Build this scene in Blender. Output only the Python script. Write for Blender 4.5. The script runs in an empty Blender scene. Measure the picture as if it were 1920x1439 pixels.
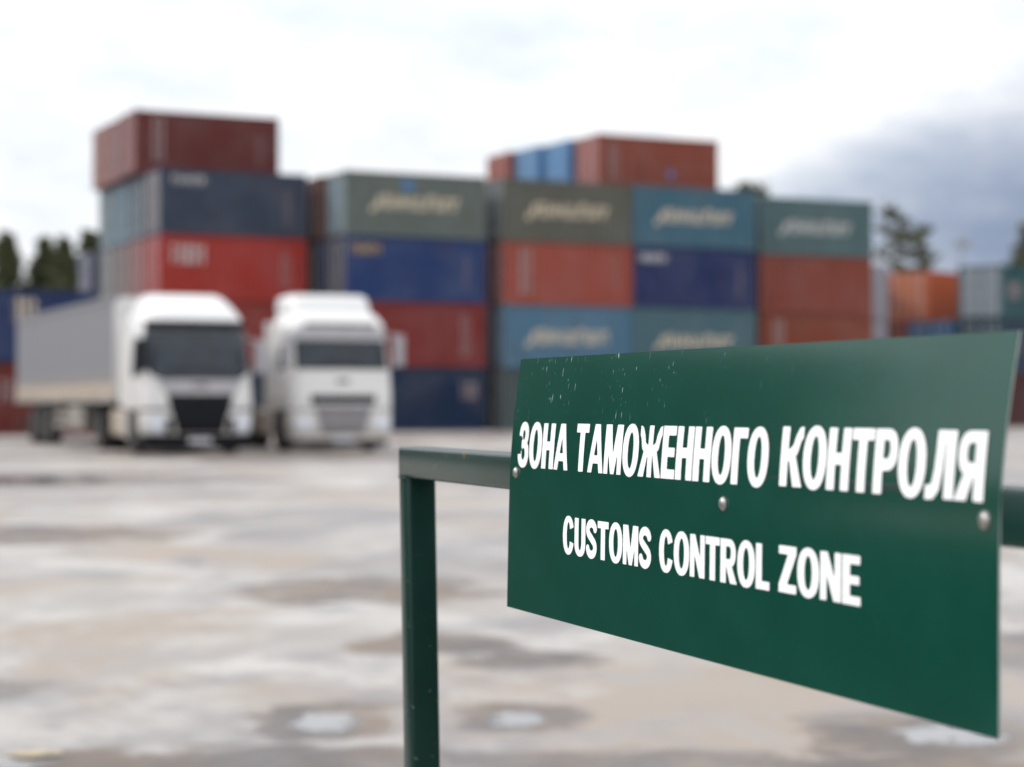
import bpy, bmesh, math, random
import numpy as np
from mathutils import Vector, Matrix, noise as mnoise

R = math.radians
scene = bpy.context.scene
COL = scene.collection

# ------------------------------------------------------------------ camera
CAM_H = 1.13
cam_d = bpy.data.cameras.new("camera")
cam = bpy.data.objects.new("camera", cam_d)
COL.objects.link(cam)
cam.location = (0, 0, CAM_H)
cam.rotation_euler = (R(90.58), 0, 0)
cam_d.sensor_width = 36.0
cam_d.lens = 69.4
cam_d.clip_start = 0.05
cam_d.clip_end = 4000
cam_d.dof.use_dof = True
cam_d.dof.focus_distance = 2.15
cam_d.dof.aperture_fstop = 4.3
scene.camera = cam

# ------------------------------------------------------------------ light
SUN_EL, SUN_AZ = R(40), R(-80)          # azimuth measured from +Y towards +X
sun_d = bpy.data.lights.new("sun", 'SUN')
sun = bpy.data.objects.new("sun", sun_d)
COL.objects.link(sun)
sun_d.energy = 1.5
sun_d.angle = R(14)
sun_d.color = (1.0, 0.95, 0.88)
to_sun = Vector((math.sin(SUN_AZ) * math.cos(SUN_EL), math.cos(SUN_AZ) * math.cos(SUN_EL), math.sin(SUN_EL)))
sun.rotation_euler = to_sun.to_track_quat('Z', 'Y').to_euler()

vs = scene.view_settings
vs.view_transform = 'Standard'
vs.look = 'None'
vs.gamma = 1
vs.use_curve_mapping = False
vs.exposure = 0.0
scene.cycles.use_denoising = True
scene.cycles.max_bounces = 6
scene.cycles.diffuse_bounces = 3
scene.cycles.glossy_bounces = 3
scene.cycles.sample_clamp_indirect = 6

# ---- world: clear sky seen through a nearly closed bright cloud deck
world = bpy.data.worlds.new("World")
scene.world = world
world.use_nodes = True
nt = world.node_tree
for n_ in list(nt.nodes):
    nt.nodes.remove(n_)
def wn(t, **kw):
    n = nt.nodes.new(t)
    for k, v in kw.items():
        setattr(n, k, v)
    return n
def wl(a, b):
    nt.links.new(a, b)
def wmath(op, a, b=None, clamp=False):
    n = wn('ShaderNodeMath', operation=op, use_clamp=clamp)
    for i, x in enumerate((a, b)):
        if x is None:
            continue
        if isinstance(x, (int, float)):
            n.inputs[i].default_value = x
        else:
            wl(x, n.inputs[i])
    return n.outputs[0]
w_out = wn('ShaderNodeOutputWorld')
sky = wn('ShaderNodeTexSky', sky_type='NISHITA')
sky.sun_disc = False
sky.sun_elevation = SUN_EL
sky.sun_rotation = SUN_AZ
bg_sky = wn('ShaderNodeBackground')
bg_sky.inputs['Strength'].default_value = 0.12
wl(sky.outputs[0], bg_sky.inputs['Color'])
tc = wn('ShaderNodeTexCoord')
mp = wn('ShaderNodeMapping')
mp.inputs['Scale'].default_value = (2.2, 2.2, 5.5)
mp.inputs['Location'].default_value = (0.35, 0.1, 0.4)
wl(tc.outputs['Generated'], mp.inputs['Vector'])
n1 = wn('ShaderNodeTexNoise')
n1.inputs['Scale'].default_value = 2.6
n1.inputs['Detail'].default_value = 6
n1.inputs['Roughness'].default_value = 0.66
wl(mp.outputs[0], n1.inputs['Vector'])
sep = wn('ShaderNodeSeparateXYZ')
wl(tc.outputs['Generated'], sep.inputs[0])
# a rain cloud low on the right, ragged by the same noise
dx = wmath('MULTIPLY', wmath('SUBTRACT', sep.outputs['X'], 0.32), 1 / 0.165)
dz = wmath('MULTIPLY', wmath('SUBTRACT', sep.outputs['Z'], 0.078), 1 / 0.072)
r2 = wmath('ADD', wmath('MULTIPLY', dx, dx), wmath('MULTIPLY', dz, dz))
r2 = wmath('ADD', r2, wmath('MULTIPLY', wmath('SUBTRACT', n1.outputs['Fac'], 0.5), 1.5))
front = wmath('GREATER_THAN', sep.outputs['Y'], 0.0)
dark = wmath('MULTIPLY', wmath('SUBTRACT', 1.75, r2), 0.54, clamp=True)
dark = wmath('MULTIPLY', dark, front)
ramp = wn('ShaderNodeValToRGB')
ramp.color_ramp.elements[0].position = 0.34
ramp.color_ramp.elements[0].color = (0.74, 0.80, 0.89, 1)
ramp.color_ramp.elements[1].position = 0.57
ramp.color_ramp.elements[1].color = (0.97, 0.98, 1.0, 1)
wl(n1.outputs['Fac'], ramp.inputs['Fac'])
cmix = wn('ShaderNodeMixRGB')
wl(dark, cmix.inputs['Fac'])
wl(ramp.outputs['Color'], cmix.inputs['Color1'])
cmix.inputs['Color2'].default_value = (0.165, 0.228, 0.37, 1)
bg_cloud = wn('ShaderNodeBackground')
# an overcast sky is brighter towards the zenith than at the horizon
zen = wmath('ADD', 1.02, wmath('MULTIPLY', wmath('MAXIMUM', sep.outputs['Z'], 0.0), 0.98))
wl(zen, bg_cloud.inputs['Strength'])
wl(cmix.outputs[0], bg_cloud.inputs['Color'])
cov = wmath('MULTIPLY', wmath('SUBTRACT', n1.outputs['Fac'], 0.10), 6.0, clamp=True)
cov = wmath('MAXIMUM', wmath('MULTIPLY', cov, 0.95), dark)
mixs = wn('ShaderNodeMixShader')
wl(cov, mixs.inputs[0])
wl(bg_sky.outputs[0], mixs.inputs[1])
wl(bg_cloud.outputs[0], mixs.inputs[2])
wl(mixs.outputs[0], w_out.inputs['Surface'])

# ------------------------------------------------------------------ helpers
class MB:
    """collects geometry of ONE mesh object"""
    def __init__(self):
        self.v, self.f, self.mi, self.uv = [], [], [], None
    def add(self, verts, faces, mi=0):
        b = len(self.v)
        self.v += [tuple(p) for p in verts]
        self.f += [tuple(i + b for i in f) for f in faces]
        self.mi += [mi] * len(faces)
    def box(self, x0, x1, y0, y1, z0, z1, mi=0):
        v = [(x0, y0, z0), (x1, y0, z0), (x1, y1, z0), (x0, y1, z0), (x0, y0, z1), (x1, y0, z1), (x1, y1, z1), (x0, y1, z1)]
        self.add(v, [(0, 3, 2, 1), (4, 5, 6, 7), (0, 1, 5, 4), (1, 2, 6, 5), (2, 3, 7, 6), (3, 0, 4, 7)], mi)
    def tube(self, pts, radii, n=10, mi=0, cap=True):
        rings = []
        pts = [Vector(p) for p in pts]
        if not hasattr(radii, '__len__'):
            radii = [radii] * len(pts)
        vs_, fs = [], []
        for i, p in enumerate(pts):
            d = (pts[min(i + 1, len(pts) - 1)] - pts[max(i - 1, 0)]).normalized()
            a = d.orthogonal().normalized()
            if abs(d.z) < 0.9:
                a = d.cross(Vector((0, 0, 1))).normalized()
            else:
                a = d.cross(Vector((0, 1, 0))).normalized()
            b = d.cross(a)
            for k in range(n):
                t = 2 * math.pi * k / n
                vs_.append(p + (a * math.cos(t) + b * math.sin(t)) * radii[i])
        for i in range(len(pts) - 1):
            for k in range(n):
                k2 = (k + 1) % n
                fs.append((i * n + k, i * n + k2, (i + 1) * n + k2, (i + 1) * n + k))
        if cap:
            fs.append(tuple(range(n - 1, -1, -1)))
            fs.append(tuple((len(pts) - 1) * n + k for k in range(n)))
        self.add(vs_, fs, mi)
    def lathe_x(self, prof, n=24, mi=0):
        """profile of (x, r) turned about the local X axis"""
        vs_, fs = [], []
        for (x, r) in prof:
            for k in range(n):
                t = 2 * math.pi * k / n
                vs_.append((x, r * math.cos(t), r * math.sin(t)))
        m = len(prof)
        for i in range(m - 1):
            for k in range(n):
                k2 = (k + 1) % n
                fs.append((i * n + k, i * n + k2, (i + 1) * n + k2, (i + 1) * n + k))
        fs.append(tuple(range(n - 1, -1, -1)))
        fs.append(tuple((m - 1) * n + k for k in range(n)))
        self.add(vs_, fs, mi)
    def prism_x(self, prof, x0, x1, mi=0):
        """profile of (y, z) extruded along X"""
        n = len(prof)
        v = [(x0, p[0], p[1]) for p in prof] + [(x1, p[0], p[1]) for p in prof]
        f = [(i, (i + 1) % n, n + (i + 1) % n, n + i) for i in range(n)]
        f += [tuple(range(n - 1, -1, -1)), tuple(range(n, 2 * n))]
        self.add(v, f, mi)
    def grid(self, P, mi=0):
        h, w = len(P), len(P[0])
        v = [p for row in P for p in row]
        f = [(i * w + j, i * w + j + 1, (i + 1) * w + j + 1, (i + 1) * w + j) for i in range(h - 1) for j in range(w - 1)]
        self.add(v, f, mi)
    def mesh(self, name, smooth=None, bevel=None):
        me = bpy.data.meshes.new(name)
        me.from_pydata(self.v, [], self.f)
        me.polygons.foreach_set('material_index', self.mi)
        bm = bmesh.new()
        bm.from_mesh(me)
        bmesh.ops.recalc_face_normals(bm, faces=bm.faces)
        if bevel:
            es = [e for e in bm.edges if len(e.link_faces) == 2 and e.calc_face_angle(0) > R(30)]
            bmesh.ops.bevel(bm, geom=es, offset=bevel, segments=3, affect='EDGES', profile=0.5, clamp_overlap=True)
        bm.to_mesh(me)
        bm.free()
        if smooth is not None:
            for p in me.polygons:
                p.use_smooth = True
            try:
                me.set_sharp_from_angle(angle=R(smooth))
            except Exception:
                pass
        return me
    def build(self, name, mats, parent=None, smooth=None, bevel=None, **tags):
        return link(name, self.mesh(name, smooth, bevel), mats, parent, **tags)

def link(name, me, mats=None, parent=None, **tags):
    if mats is not None and not len(me.materials):
        for m in (mats if isinstance(mats, (list, tuple)) else [mats]):
            me.materials.append(m)
    o = bpy.data.objects.new(name, me)
    COL.objects.link(o)
    if parent is not None:
        o.parent = parent
    for k, v in tags.items():
        if v is not None:
            o[k] = v
    return o

def empty(name, loc=(0, 0, 0), rz=0.0, label=None, category=None, group=None):
    o = bpy.data.objects.new(name, None)
    o.empty_display_size = 0.3
    COL.objects.link(o)
    o.location = loc
    o.rotation_euler = (0, 0, rz)
    for k, v in (('label', label), ('category', category), ('group', group)):
        if v:
            o[k] = v
    return o

class NT:
    """tiny node-building helper for materials"""
    def __init__(self, name):
        self.m = bpy.data.materials.new(name)
        self.m.use_nodes = True
        self.t = self.m.node_tree
        self.bsdf = self.t.nodes['Principled BSDF']
        self.out = self.t.nodes['Material Output']
    def n(self, t, **kw):
        x = self.t.nodes.new(t)
        for k, v in kw.items():
            setattr(x, k, v)
        return x
    def l(self, a, b):
        self.t.links.new(a, b)
    def put(self, sock, v):
        if isinstance(v, bpy.types.NodeSocket):
            self.l(v, sock)
        elif isinstance(v, (tuple, list)) and len(v) == 3 and sock.type == 'RGBA':
            sock.default_value = (*v, 1)
        else:
            sock.default_value = v
    def math(self, op, a, b=None, clamp=False):
        x = self.n('ShaderNodeMath', operation=op, use_clamp=clamp)
        self.put(x.inputs[0], a)
        if b is not None:
            self.put(x.inputs[1], b)
        return x.outputs[0]
    def mix(self, fac, a, b, mode='MIX'):
        x = self.n('ShaderNodeMixRGB', blend_type=mode)
        self.put(x.inputs[0], fac)
        self.put(x.inputs[1], a)
        self.put(x.inputs[2], b)
        return x.outputs[0]
    def coord(self, kind='Object', scale=(1, 1, 1), loc=(0, 0, 0)):
        c = self.n('ShaderNodeTexCoord')
        mp_ = self.n('ShaderNodeMapping')
        mp_.inputs['Scale'].default_value = scale
        mp_.inputs['Location'].default_value = loc
        self.l(c.outputs[kind], mp_.inputs['Vector'])
        return mp_.outputs[0]
    def noise(self, vec, scale, detail=4, rough=0.5, dist=0.0):
        x = self.n('ShaderNodeTexNoise')
        x.inputs['Scale'].default_value = scale
        x.inputs['Detail'].default_value = detail
        x.inputs['Roughness'].default_value = rough
        x.inputs['Distortion'].default_value = dist
        self.l(vec, x.inputs['Vector'])
        return x.outputs['Fac']
    def step(self, x, lo, hi):
        mr = self.n('ShaderNodeMapRange', interpolation_type='SMOOTHSTEP')
        self.put(mr.inputs['Value'], x)
        mr.inputs['From Min'].default_value = lo
        mr.inputs['From Max'].default_value = hi
        return mr.outputs[0]
    def bump(self, h, strength, dist):
        b = self.n('ShaderNodeBump')
        b.inputs['Strength'].default_value = strength
        b.inputs['Distance'].default_value = dist
        self.l(h, b.inputs['Height'])
        self.l(b.outputs[0], self.bsdf.inputs['Normal'])
    def set(self, **kw):
        for k, v in kw.items():
            self.put(self.bsdf.inputs[k.replace('_', ' ')], v)
        return self.m

def simple(name, color, rough=0.5, metal=0.0, var=0.12, scale=6.0, coat=0.0, spec=0.5):
    k = NT(name)
    f = k.noise(k.coord('Object'), scale, 5, 0.6)
    dark_c = tuple(c * (1 - var) for c in color)
    lite = tuple(min(1, c * (1 + var)) for c in color)
    k.set(Base_Color=k.mix(k.step(f, 0.3, 0.7), dark_c, lite), Roughness=rough, Metallic=metal)
    k.bsdf.inputs['Coat Weight'].default_value = coat
    k.bsdf.inputs['Specular IOR Level'].default_value = spec
    return k.m

# ------------------------------------------------------------------ materials
def mat_ground():
    k = NT('wet_concrete')
    v = k.coord('Object')
    vs_ = k.coord('Object', (1.0, 0.62, 1.0))
    big = k.noise(vs_, 0.17, 7, 0.62, 0.5)
    mid = k.noise(vs_, 0.75, 7, 0.64, 0.25)
    mid2 = k.noise(k.coord('Object', (0.8, 0.7, 1), (31, 7, 0)), 0.36, 7, 0.66, 0.4)
    mid3 = k.noise(k.coord('Object', (1, 0.6, 1), (11, 47, 0)), 1.25, 7, 0.66, 0.2)
    fine = k.noise(v, 22, 5, 0.7)
    base = k.mix(k.step(mid, 0.36, 0.62), (0.33, 0.30, 0.272), (0.505, 0.48, 0.455))
    base = k.mix(k.math('MULTIPLY', k.step(mid2, 0.48, 0.555), 0.8), base, (0.31, 0.25, 0.20))
    base = k.mix(k.math('MULTIPLY', k.step(mid3, 0.50, 0.575), 0.65), base, (0.31, 0.285, 0.27))
    damp = k.step(k.math('ADD', k.math('MULTIPLY', big, 0.55), k.math('MULTIPLY', mid, 0.45)), 0.485, 0.555)
    base = k.mix(k.math('MULTIPLY', damp, 0.8), base, (0.205, 0.183, 0.18))
    base = k.mix(k.math('MULTIPLY', k.step(fine, 0.45, 0.75), 0.22), base, (0.28, 0.26, 0.24))
    # damp stains of their own shape round the small puddles near the barrier, and painted contact shade at the trucks
    spos = k.n('ShaderNodeSeparateXYZ')
    k.l(v, spos.inputs[0])
    wob = k.math('SUBTRACT', k.noise(v, 2.6, 5, 0.65, 0.6), 0.5)
    stain_shade = None
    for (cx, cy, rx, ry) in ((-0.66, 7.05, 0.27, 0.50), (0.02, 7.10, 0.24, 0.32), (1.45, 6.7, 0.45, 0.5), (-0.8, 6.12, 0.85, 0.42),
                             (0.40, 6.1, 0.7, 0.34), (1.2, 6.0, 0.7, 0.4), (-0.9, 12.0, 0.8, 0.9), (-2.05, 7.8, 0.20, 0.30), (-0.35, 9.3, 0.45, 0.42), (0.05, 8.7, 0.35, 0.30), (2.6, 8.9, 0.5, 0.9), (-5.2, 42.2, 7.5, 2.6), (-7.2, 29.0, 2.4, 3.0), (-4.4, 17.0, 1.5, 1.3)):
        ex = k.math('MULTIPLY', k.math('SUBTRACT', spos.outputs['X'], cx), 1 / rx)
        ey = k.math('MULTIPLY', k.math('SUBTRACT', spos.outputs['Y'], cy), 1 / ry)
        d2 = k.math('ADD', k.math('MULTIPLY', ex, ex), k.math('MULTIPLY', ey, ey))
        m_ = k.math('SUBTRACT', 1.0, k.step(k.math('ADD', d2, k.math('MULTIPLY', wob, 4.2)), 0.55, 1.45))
        stain_shade = m_ if stain_shade is None else k.math('MAXIMUM', stain_shade, m_)
    base = k.mix(k.math('MULTIPLY', stain_shade, 0.95), base, k.mix(k.step(mid3, 0.4, 0.6), (0.115, 0.10, 0.095), (0.195, 0.15, 0.115)))
    # standing water in the middle of some stains: dark, smooth and mirroring the sky
    water = None
    for (cx, cy, rx, ry) in ((-0.66, 7.02, 0.13, 0.24), (0.02, 7.08, 0.11, 0.19), (1.5, 6.75, 0.2, 0.25), (-1.62, 6.1, 0.16, 0.12), (-7.2, 29.2, 1.5, 1.8), (2.7, 9.0, 0.2, 0.5)):
        ex = k.math('MULTIPLY', k.math('SUBTRACT', spos.outputs['X'], cx), 1 / rx)
        ey = k.math('MULTIPLY', k.math('SUBTRACT', spos.outputs['Y'], cy), 1 / ry)
        d2 = k.math('ADD', k.math('MULTIPLY', ex, ex), k.math('MULTIPLY', ey, ey))
        wob2 = k.math('SUBTRACT', k.noise(v, 9.0, 5, 0.65, 0.6), 0.5)
        m_ = k.math('SUBTRACT', 1.0, k.step(k.math('ADD', d2, k.math('ADD', k.math('MULTIPLY', wob, 2.0), k.math('MULTIPLY', wob2, 3.0))), 0.6, 1.05))
        water = m_ if water is None else k.math('MAXIMUM', water, m_)
    base = k.mix(water, base, (0.16, 0.155, 0.155))
    rough = k.math('SUBTRACT', 0.62, k.math('MULTIPLY', damp, 0.30))
    rough = k.math('MULTIPLY', rough, k.math('SUBTRACT', 1.0, k.math('MULTIPLY', water, 0.95)))
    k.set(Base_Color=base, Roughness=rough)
    k.put(k.bsdf.inputs['Specular IOR Level'], k.math('ADD', 0.28, k.math('MULTIPLY', water, 0.25)))
    k.bump(k.math('MULTIPLY', k.math('SUBTRACT', 1.0, water), k.math('ADD', fine, k.math('MULTIPLY', mid, 2.0))), 0.25, 0.01)
    return k.m

def mat_container():
    """painted corrugated steel; the paint colour is the object's own colour"""
    k = NT('container_paint')
    oi = k.n('ShaderNodeObjectInfo')
    c = k.n('ShaderNodeTexCoord')
    add = k.n('ShaderNodeVectorMath', operation='ADD')
    k.l(c.outputs['Object'], add.inputs[0])
    sc = k.n('ShaderNodeVectorMath', operation='SCALE')
    sc.inputs[0].default_value = (37, 19, 53)
    k.l(oi.outputs['Random'], sc.inputs['Scale'])
    k.l(sc.outputs[0], add.inputs[1])
    vec = add.outputs[0]
    big = k.noise(vec, 0.55, 4, 0.6)
    mpn = k.n('ShaderNodeMapping')
    mpn.inputs['Scale'].default_value = (1.6, 1.6, 0.22)
    k.l(vec, mpn.inputs['Vector'])
    streak = k.noise(mpn.outputs[0], 2.6, 5, 0.65)
    fade = k.mix(k.step(big, 0.35, 0.70), oi.outputs['Color'], k.mix(0.09, oi.outputs['Color'], (0.32, 0.32, 0.33)))
    col = k.mix(k.math('MULTIPLY', k.step(streak, 0.55, 0.72), 0.6), fade, (0.075, 0.042, 0.028))
    k.set(Base_Color=col, Roughness=0.6)
    k.bsdf.inputs['Specular IOR Level'].default_value = 0.12
    return k.m

def mat_sign():
    k = NT('sign_green_paint')
    uv = k.coord('UV')
    sepn = k.n('ShaderNodeSeparateXYZ')
    k.l(uv, sepn.inputs[0])
    vs_ = k.coord('UV', (430, 62, 1))
    sc1 = k.noise(vs_, 1.0, 2, 0.5, 0.3)
    patch = k.noise(k.coord('UV', (7, 9, 1)), 1.6, 3, 0.6)
    speck = k.noise(k.coord('UV', (330, 330, 1)), 1.0, 3, 0.7)
    # scratches sit in the upper left quarter where things have brushed the plate
    zone = k.math('MULTIPLY', k.step(sepn.outputs['Y'], 0.19, 0.27), k.math('SUBTRACT', 1.0, k.step(sepn.outputs['X'], 0.30, 0.75)))
    scr = k.math('MULTIPLY', k.step(sc1, 0.685, 0.72), k.math('MULTIPLY', zone, k.step(patch, 0.42, 0.6)))
    dust = k.math('MULTIPLY', k.step(speck, 0.68, 0.76), 0.16)
    edge = k.math('MULTIPLY', k.step(sepn.outputs['Y'], 0.2988, 0.2996), k.step(k.noise(k.coord('UV', (90, 40, 1)), 1.0, 4, 0.7), 0.42, 0.62))
    base = k.mix(k.step(patch, 0.3, 0.75), (0.0040, 0.052, 0.035), (0.0055, 0.061, 0.042))
    base = k.mix(dust, base, (0.30, 0.40, 0.36))
    base = k.mix(scr, base, (0.62, 0.70, 0.68))
    k.set(Base_Color=base, Roughness=k.math('ADD', 0.12, k.math('MULTIPLY', speck, 0.08)))
    k.bsdf.inputs['Specular IOR Level'].default_value = 0.55
    return k.m

def mat_rail():
    k = NT('rail_green_paint')
    v = k.coord('Object')
    f = k.noise(v, 60, 5, 0.65)
    g = k.noise(v, 9, 4, 0.6)
    base = k.mix(k.step(g, 0.3, 0.7), (0.0030, 0.025, 0.019), (0.005, 0.032, 0.025))
    base = k.mix(k.math('MULTIPLY', k.step(f, 0.63, 0.72), 0.5), base, (0.16, 0.24, 0.20))
    # one spot of rust where the paint has been knocked off the top edge
    geo = k.n('ShaderNodeNewGeometry')
    dn = k.n('ShaderNodeVectorMath', operation='DISTANCE')
    dn.inputs[1].default_value = (-0.064, 2.563, 1.064)
    k.l(geo.outputs['Position'], dn.inputs[0])
    spot = k.math('SUBTRACT', 1.0, k.step(k.math('ADD', dn.outputs['Value'], k.math('MULTIPLY', k.math('SUBTRACT', k.noise(v, 160, 4, 0.7), 0.5), 0.035)), 0.001, 0.008))
    base = k.mix(spot, base, (0.16, 0.07, 0.035))
    k.set(Base_Color=base, Roughness=0.27)
    k.bsdf.inputs['Specular IOR Level'].default_value = 0.3
    k.bump(k.noise(v, 240, 3), 0.08, 0.0008)
    return k.m

def mat_truck_white():
    k = NT('white_truck_paint')
    c = k.n('ShaderNodeTexCoord')
    s = k.n('ShaderNodeSeparateXYZ')
    k.l(c.outputs['Object'], s.inputs[0])
    f = k.noise(c.outputs['Object'], 3.0, 6, 0.65)
    mud = k.math('MULTIPLY', k.math('SUBTRACT', 1.0, k.step(k.math('ADD', s.outputs['Z'], k.math('MULTIPLY', f, 0.9)), 0.6, 1.75)), 0.55)
    k.set(Base_Color=k.mix(mud, (0.70, 0.685, 0.67), (0.36, 0.31, 0.25)), Roughness=0.35)
    k.bsdf.inputs['Coat Weight'].default_value = 0.3
    return k.m

def mat_tarp():
    k = NT('grey_tarpaulin')
    c = k.n('ShaderNodeTexCoord')
    s = k.n('ShaderNodeSeparateXYZ')
    k.l(c.outputs['Object'], s.inputs[0])
    f = k.noise(c.outputs['Object'], 2.0, 6, 0.65)
    mud = k.math('SUBTRACT', 1.0, k.step(k.math('ADD', s.outputs['Z'], k.math('MULTIPLY', f, 0.7)), 1.5, 2.4))
    k.set(Base_Color=k.mix(mud, (0.185, 0.185, 0.205), (0.28, 0.24, 0.195)), Roughness=0.55)
    k.bump(k.noise(k.coord('Object', (1, 3, 0.4)), 2.2, 4), 0.35, 0.04)
    return k.m

def mat_leaf(name, a, b):
    k = NT(name)
    g = k.n('ShaderNodeNewGeometry')
    k.set(Base_Color=k.mix(g.outputs['Random Per Island'], a, b), Roughness=0.7)
    return k.m

M = {
    'ground': mat_ground(), 'cont': mat_container(),
    'sign': mat_sign(), 'rail': mat_rail(), 'truck': mat_truck_white(), 'tarp': mat_tarp(),
    'sign_edge': simple('sign_cut_edge', (0.46, 0.56, 0.53), 0.4, 0.2),
    'vinyl': simple('white_vinyl', (0.92, 0.93, 0.93), 0.5, var=0.02),
    'zinc': simple('zinc_screw', (0.42, 0.41, 0.39), 0.42, 1.0, 0.35, 260),
    'steel': simple('rod_steel', (0.55, 0.54, 0.56), 0.5, 0.2, 0.2, 8),
    'rubber': simple('tyre_rubber', (0.022, 0.021, 0.02), 0.8, 0, 0.3, 9),
    'black': simple('black_plastic', (0.012, 0.013, 0.017), 0.6, 0, 0.2, 9, spec=0.15),
    'chassis': simple('muddy_chassis', (0.075, 0.065, 0.055), 0.7, 0, 0.35, 5),
    'alu': simple('dull_aluminium', (0.42, 0.39, 0.36), 0.4, 0.5, 0.2, 5),
    'hood': simple('grey_hood', (0.37, 0.355, 0.37), 0.45, 0, 0.12, 4),  # greyer band between windscreen and grille of the rounded cab
    'tank': simple('mud_splashed_tank', (0.42, 0.35, 0.28), 0.5, 0.2, 0.25, 4),
    'silver': simple('grey_grille_paint', (0.36, 0.35, 0.37), 0.4, 0.0, 0.1, 6),
    'lamp': simple('headlamp_glass', (0.72, 0.75, 0.82), 0.08, 0.0, 0.05, 20, coat=1.0),
    'amber': simple('amber_marker', (0.75, 0.28, 0.02), 0.3, 0, 0.1, 20),
    'glass': simple('dark_windscreen', (0.020, 0.028, 0.038), 0.08, 0, 0.25, 2, spec=0.45),
    'plate': simple('number_plate', (0.52, 0.52, 0.55), 0.4, 0, 0.1, 30),
    'cream': simple('cream_print', (0.62, 0.52, 0.38), 0.6, 0, 0.15, 3),
    'whiteprint': simple('white_print', (0.52, 0.50, 0.49), 0.6, 0, 0.15, 3),
    'pinkprint': simple('faded_pale_print', (0.30, 0.22, 0.22), 0.6, 0, 0.15, 3),
    'yellowprint': simple('yellow_print', (0.42, 0.27, 0.06), 0.6, 0, 0.15, 3),
    'blueprint': simple('blue_print', (0.04, 0.17, 0.42), 0.6, 0, 0.15, 3),
    'yellow': simple('worn_yellow_paint', (0.52, 0.42, 0.27), 0.6, 0, 0.3, 9),
    'bark': simple('pine_bark', (0.11, 0.075, 0.05), 0.9, 0, 0.35, 6),
    'galv': simple('galvanised_mast', (0.33, 0.34, 0.36), 0.5, 0.4, 0.1, 3),
    'leaf': mat_leaf('pine_needles', (0.052, 0.060, 0.022), (0.105, 0.112, 0.050)),
    'leaf2': mat_leaf('forest_needles', (0.036, 0.046, 0.018), (0.075, 0.085, 0.036)),
}

# ------------------------------------------------------------------ the yard
g = MB()
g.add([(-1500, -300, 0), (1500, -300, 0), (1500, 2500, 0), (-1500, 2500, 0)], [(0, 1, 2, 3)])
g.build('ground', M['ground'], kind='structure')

def blob(name, cx, cy, rx, ry, z, mat, seed, rz=0.0, ragged=0.28, thick=0.003):
    rnd = random.Random(seed)
    n = 56
    top = []
    for i in range(n):
        a = 2 * math.pi * i / n
        k = 1 + ragged * mnoise.noise((math.cos(a) * 1.3 + seed * 3.1, math.sin(a) * 1.3, seed * 1.7)) * 1.6 + 0.06 * rnd.uniform(-1, 1)
        x, y = rx * k * math.cos(a), ry * k * math.sin(a)
        top.append((cx + x * math.cos(rz) - y * math.sin(rz), cy + x * math.sin(rz) + y * math.cos(rz)))
    m = MB()
    v = [(x, y, z) for x, y in top] + [(cx, cy, z)]
    m.add(v, [(i, (i + 1) % n, n) for i in range(n)])
    return m.build(name, mat, kind='structure')
for i, (cx, cy, rx, ry) in enumerate([(-1.52, 6.33, 0.075, 0.06)]):
    blob('yellow_marking', cx, cy, rx, ry, 0.012, M['yellow'], 70 + i, ragged=0.5)

# ------------------------------------------------------------------ containers
CL, CW, CH = 6.06, 2.44, 2.59

def corrugated(length, z0, z1, depth, pitch, axis, at, inward):
    """trapezoid-corrugated sheet; axis 'x': runs along X at y=at, 'y': runs along Y at x=at"""
    n = max(2, round(length / pitch))
    p = length / n
    prof = []
    for i in range(n):
        b = i * p
        prof += [(b, 0), (b + p * 0.30, 0), (b + p * 0.5, depth), (b + p * 0.80, depth)]
    prof.append((length, 0))
    m = MB()
    vs_ = []
    for (s, d) in prof:
        for z in (z0, z1):
            vs_.append((s, at + d * inward, z) if axis == 'x' else (at + d * inward, s, z))
    f = [(2 * i, 2 * i + 2, 2 * i + 3, 2 * i + 1) for i in range(len(prof) - 1)]
    m.add(vs_, f)
    return m
def shift(m, dx=0, dy=0, dz=0):
    m.v = [(x + dx, y + dy, z + dz) for x, y, z in m.v]
    return m

PW = 0.11      # corner post width
fr = MB()
for x in (0, CL - PW):
    for y in (0, CW - PW):
        fr.box(x, x + PW, y, y + PW, 0.12, CH - 0.12)
for y in (0.01, CW - 0.09):
    fr.box(PW, CL - PW, y, y + 0.08, 0.02, 0.16)
    fr.box(PW, CL - PW, y, y + 0.08, CH - 0.11, CH - 0.02)
for x in (0.01, CL - 0.09):
    fr.box(x, x + 0.08, PW, CW - PW, 0.02, 0.15)
    fr.box(x, x + 0.08, PW, CW - PW, CH - 0.12, CH - 0.02)
for x in (-0.006, CL - 0.172):                      # corner castings
    for y in (-0.006, CW - 0.156):
        for z in (0.0, CH - 0.118):
            fr.box(x, x + 0.178, y, y + 0.162, z, z + 0.118)
fr.box(2.05, 2.42, 0.006, 0.012, 0.035, 0.13); fr.box(3.62, 3.99, 0.006, 0.012, 0.035, 0.13)
fr.box(PW, CL - PW, 0.09, CW - 0.09, 0.10, 0.14)    # floor
ME = {'frame': fr.mesh('frame')}
ME['side_a'] = shift(corrugated(CL - 2 * PW, 0.16, CH - 0.11, 0.046, 0.278, 'x', 0.022, 1), PW).mesh('side_panel')
ME['side_b'] = shift(corrugated(CL - 2 * PW, 0.16, CH - 0.11, 0.046, 0.278, 'x', CW - 0.022, -1), PW).mesh('side_panel')
ME['end'] = shift(corrugated(CW - 2 * PW, 0.15, CH - 0.12, 0.045, 0.28, 'y', CL - 0.03, -1), 0, PW).mesh('end_panel')
rf = MB()
rp = corrugated(CL - 0.2, 0, CW - 0.2, 0.02, 0.21, 'x', 0, 1)
rf.add([(x + 0.1, z + 0.1, CH - 0.03 - y) for x, y, z in rp.v], rp.f)
ME['roof'] = rf.mesh('roof_panel')
DW = (CW - 2 * PW) / 2
dr = MB()
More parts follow.
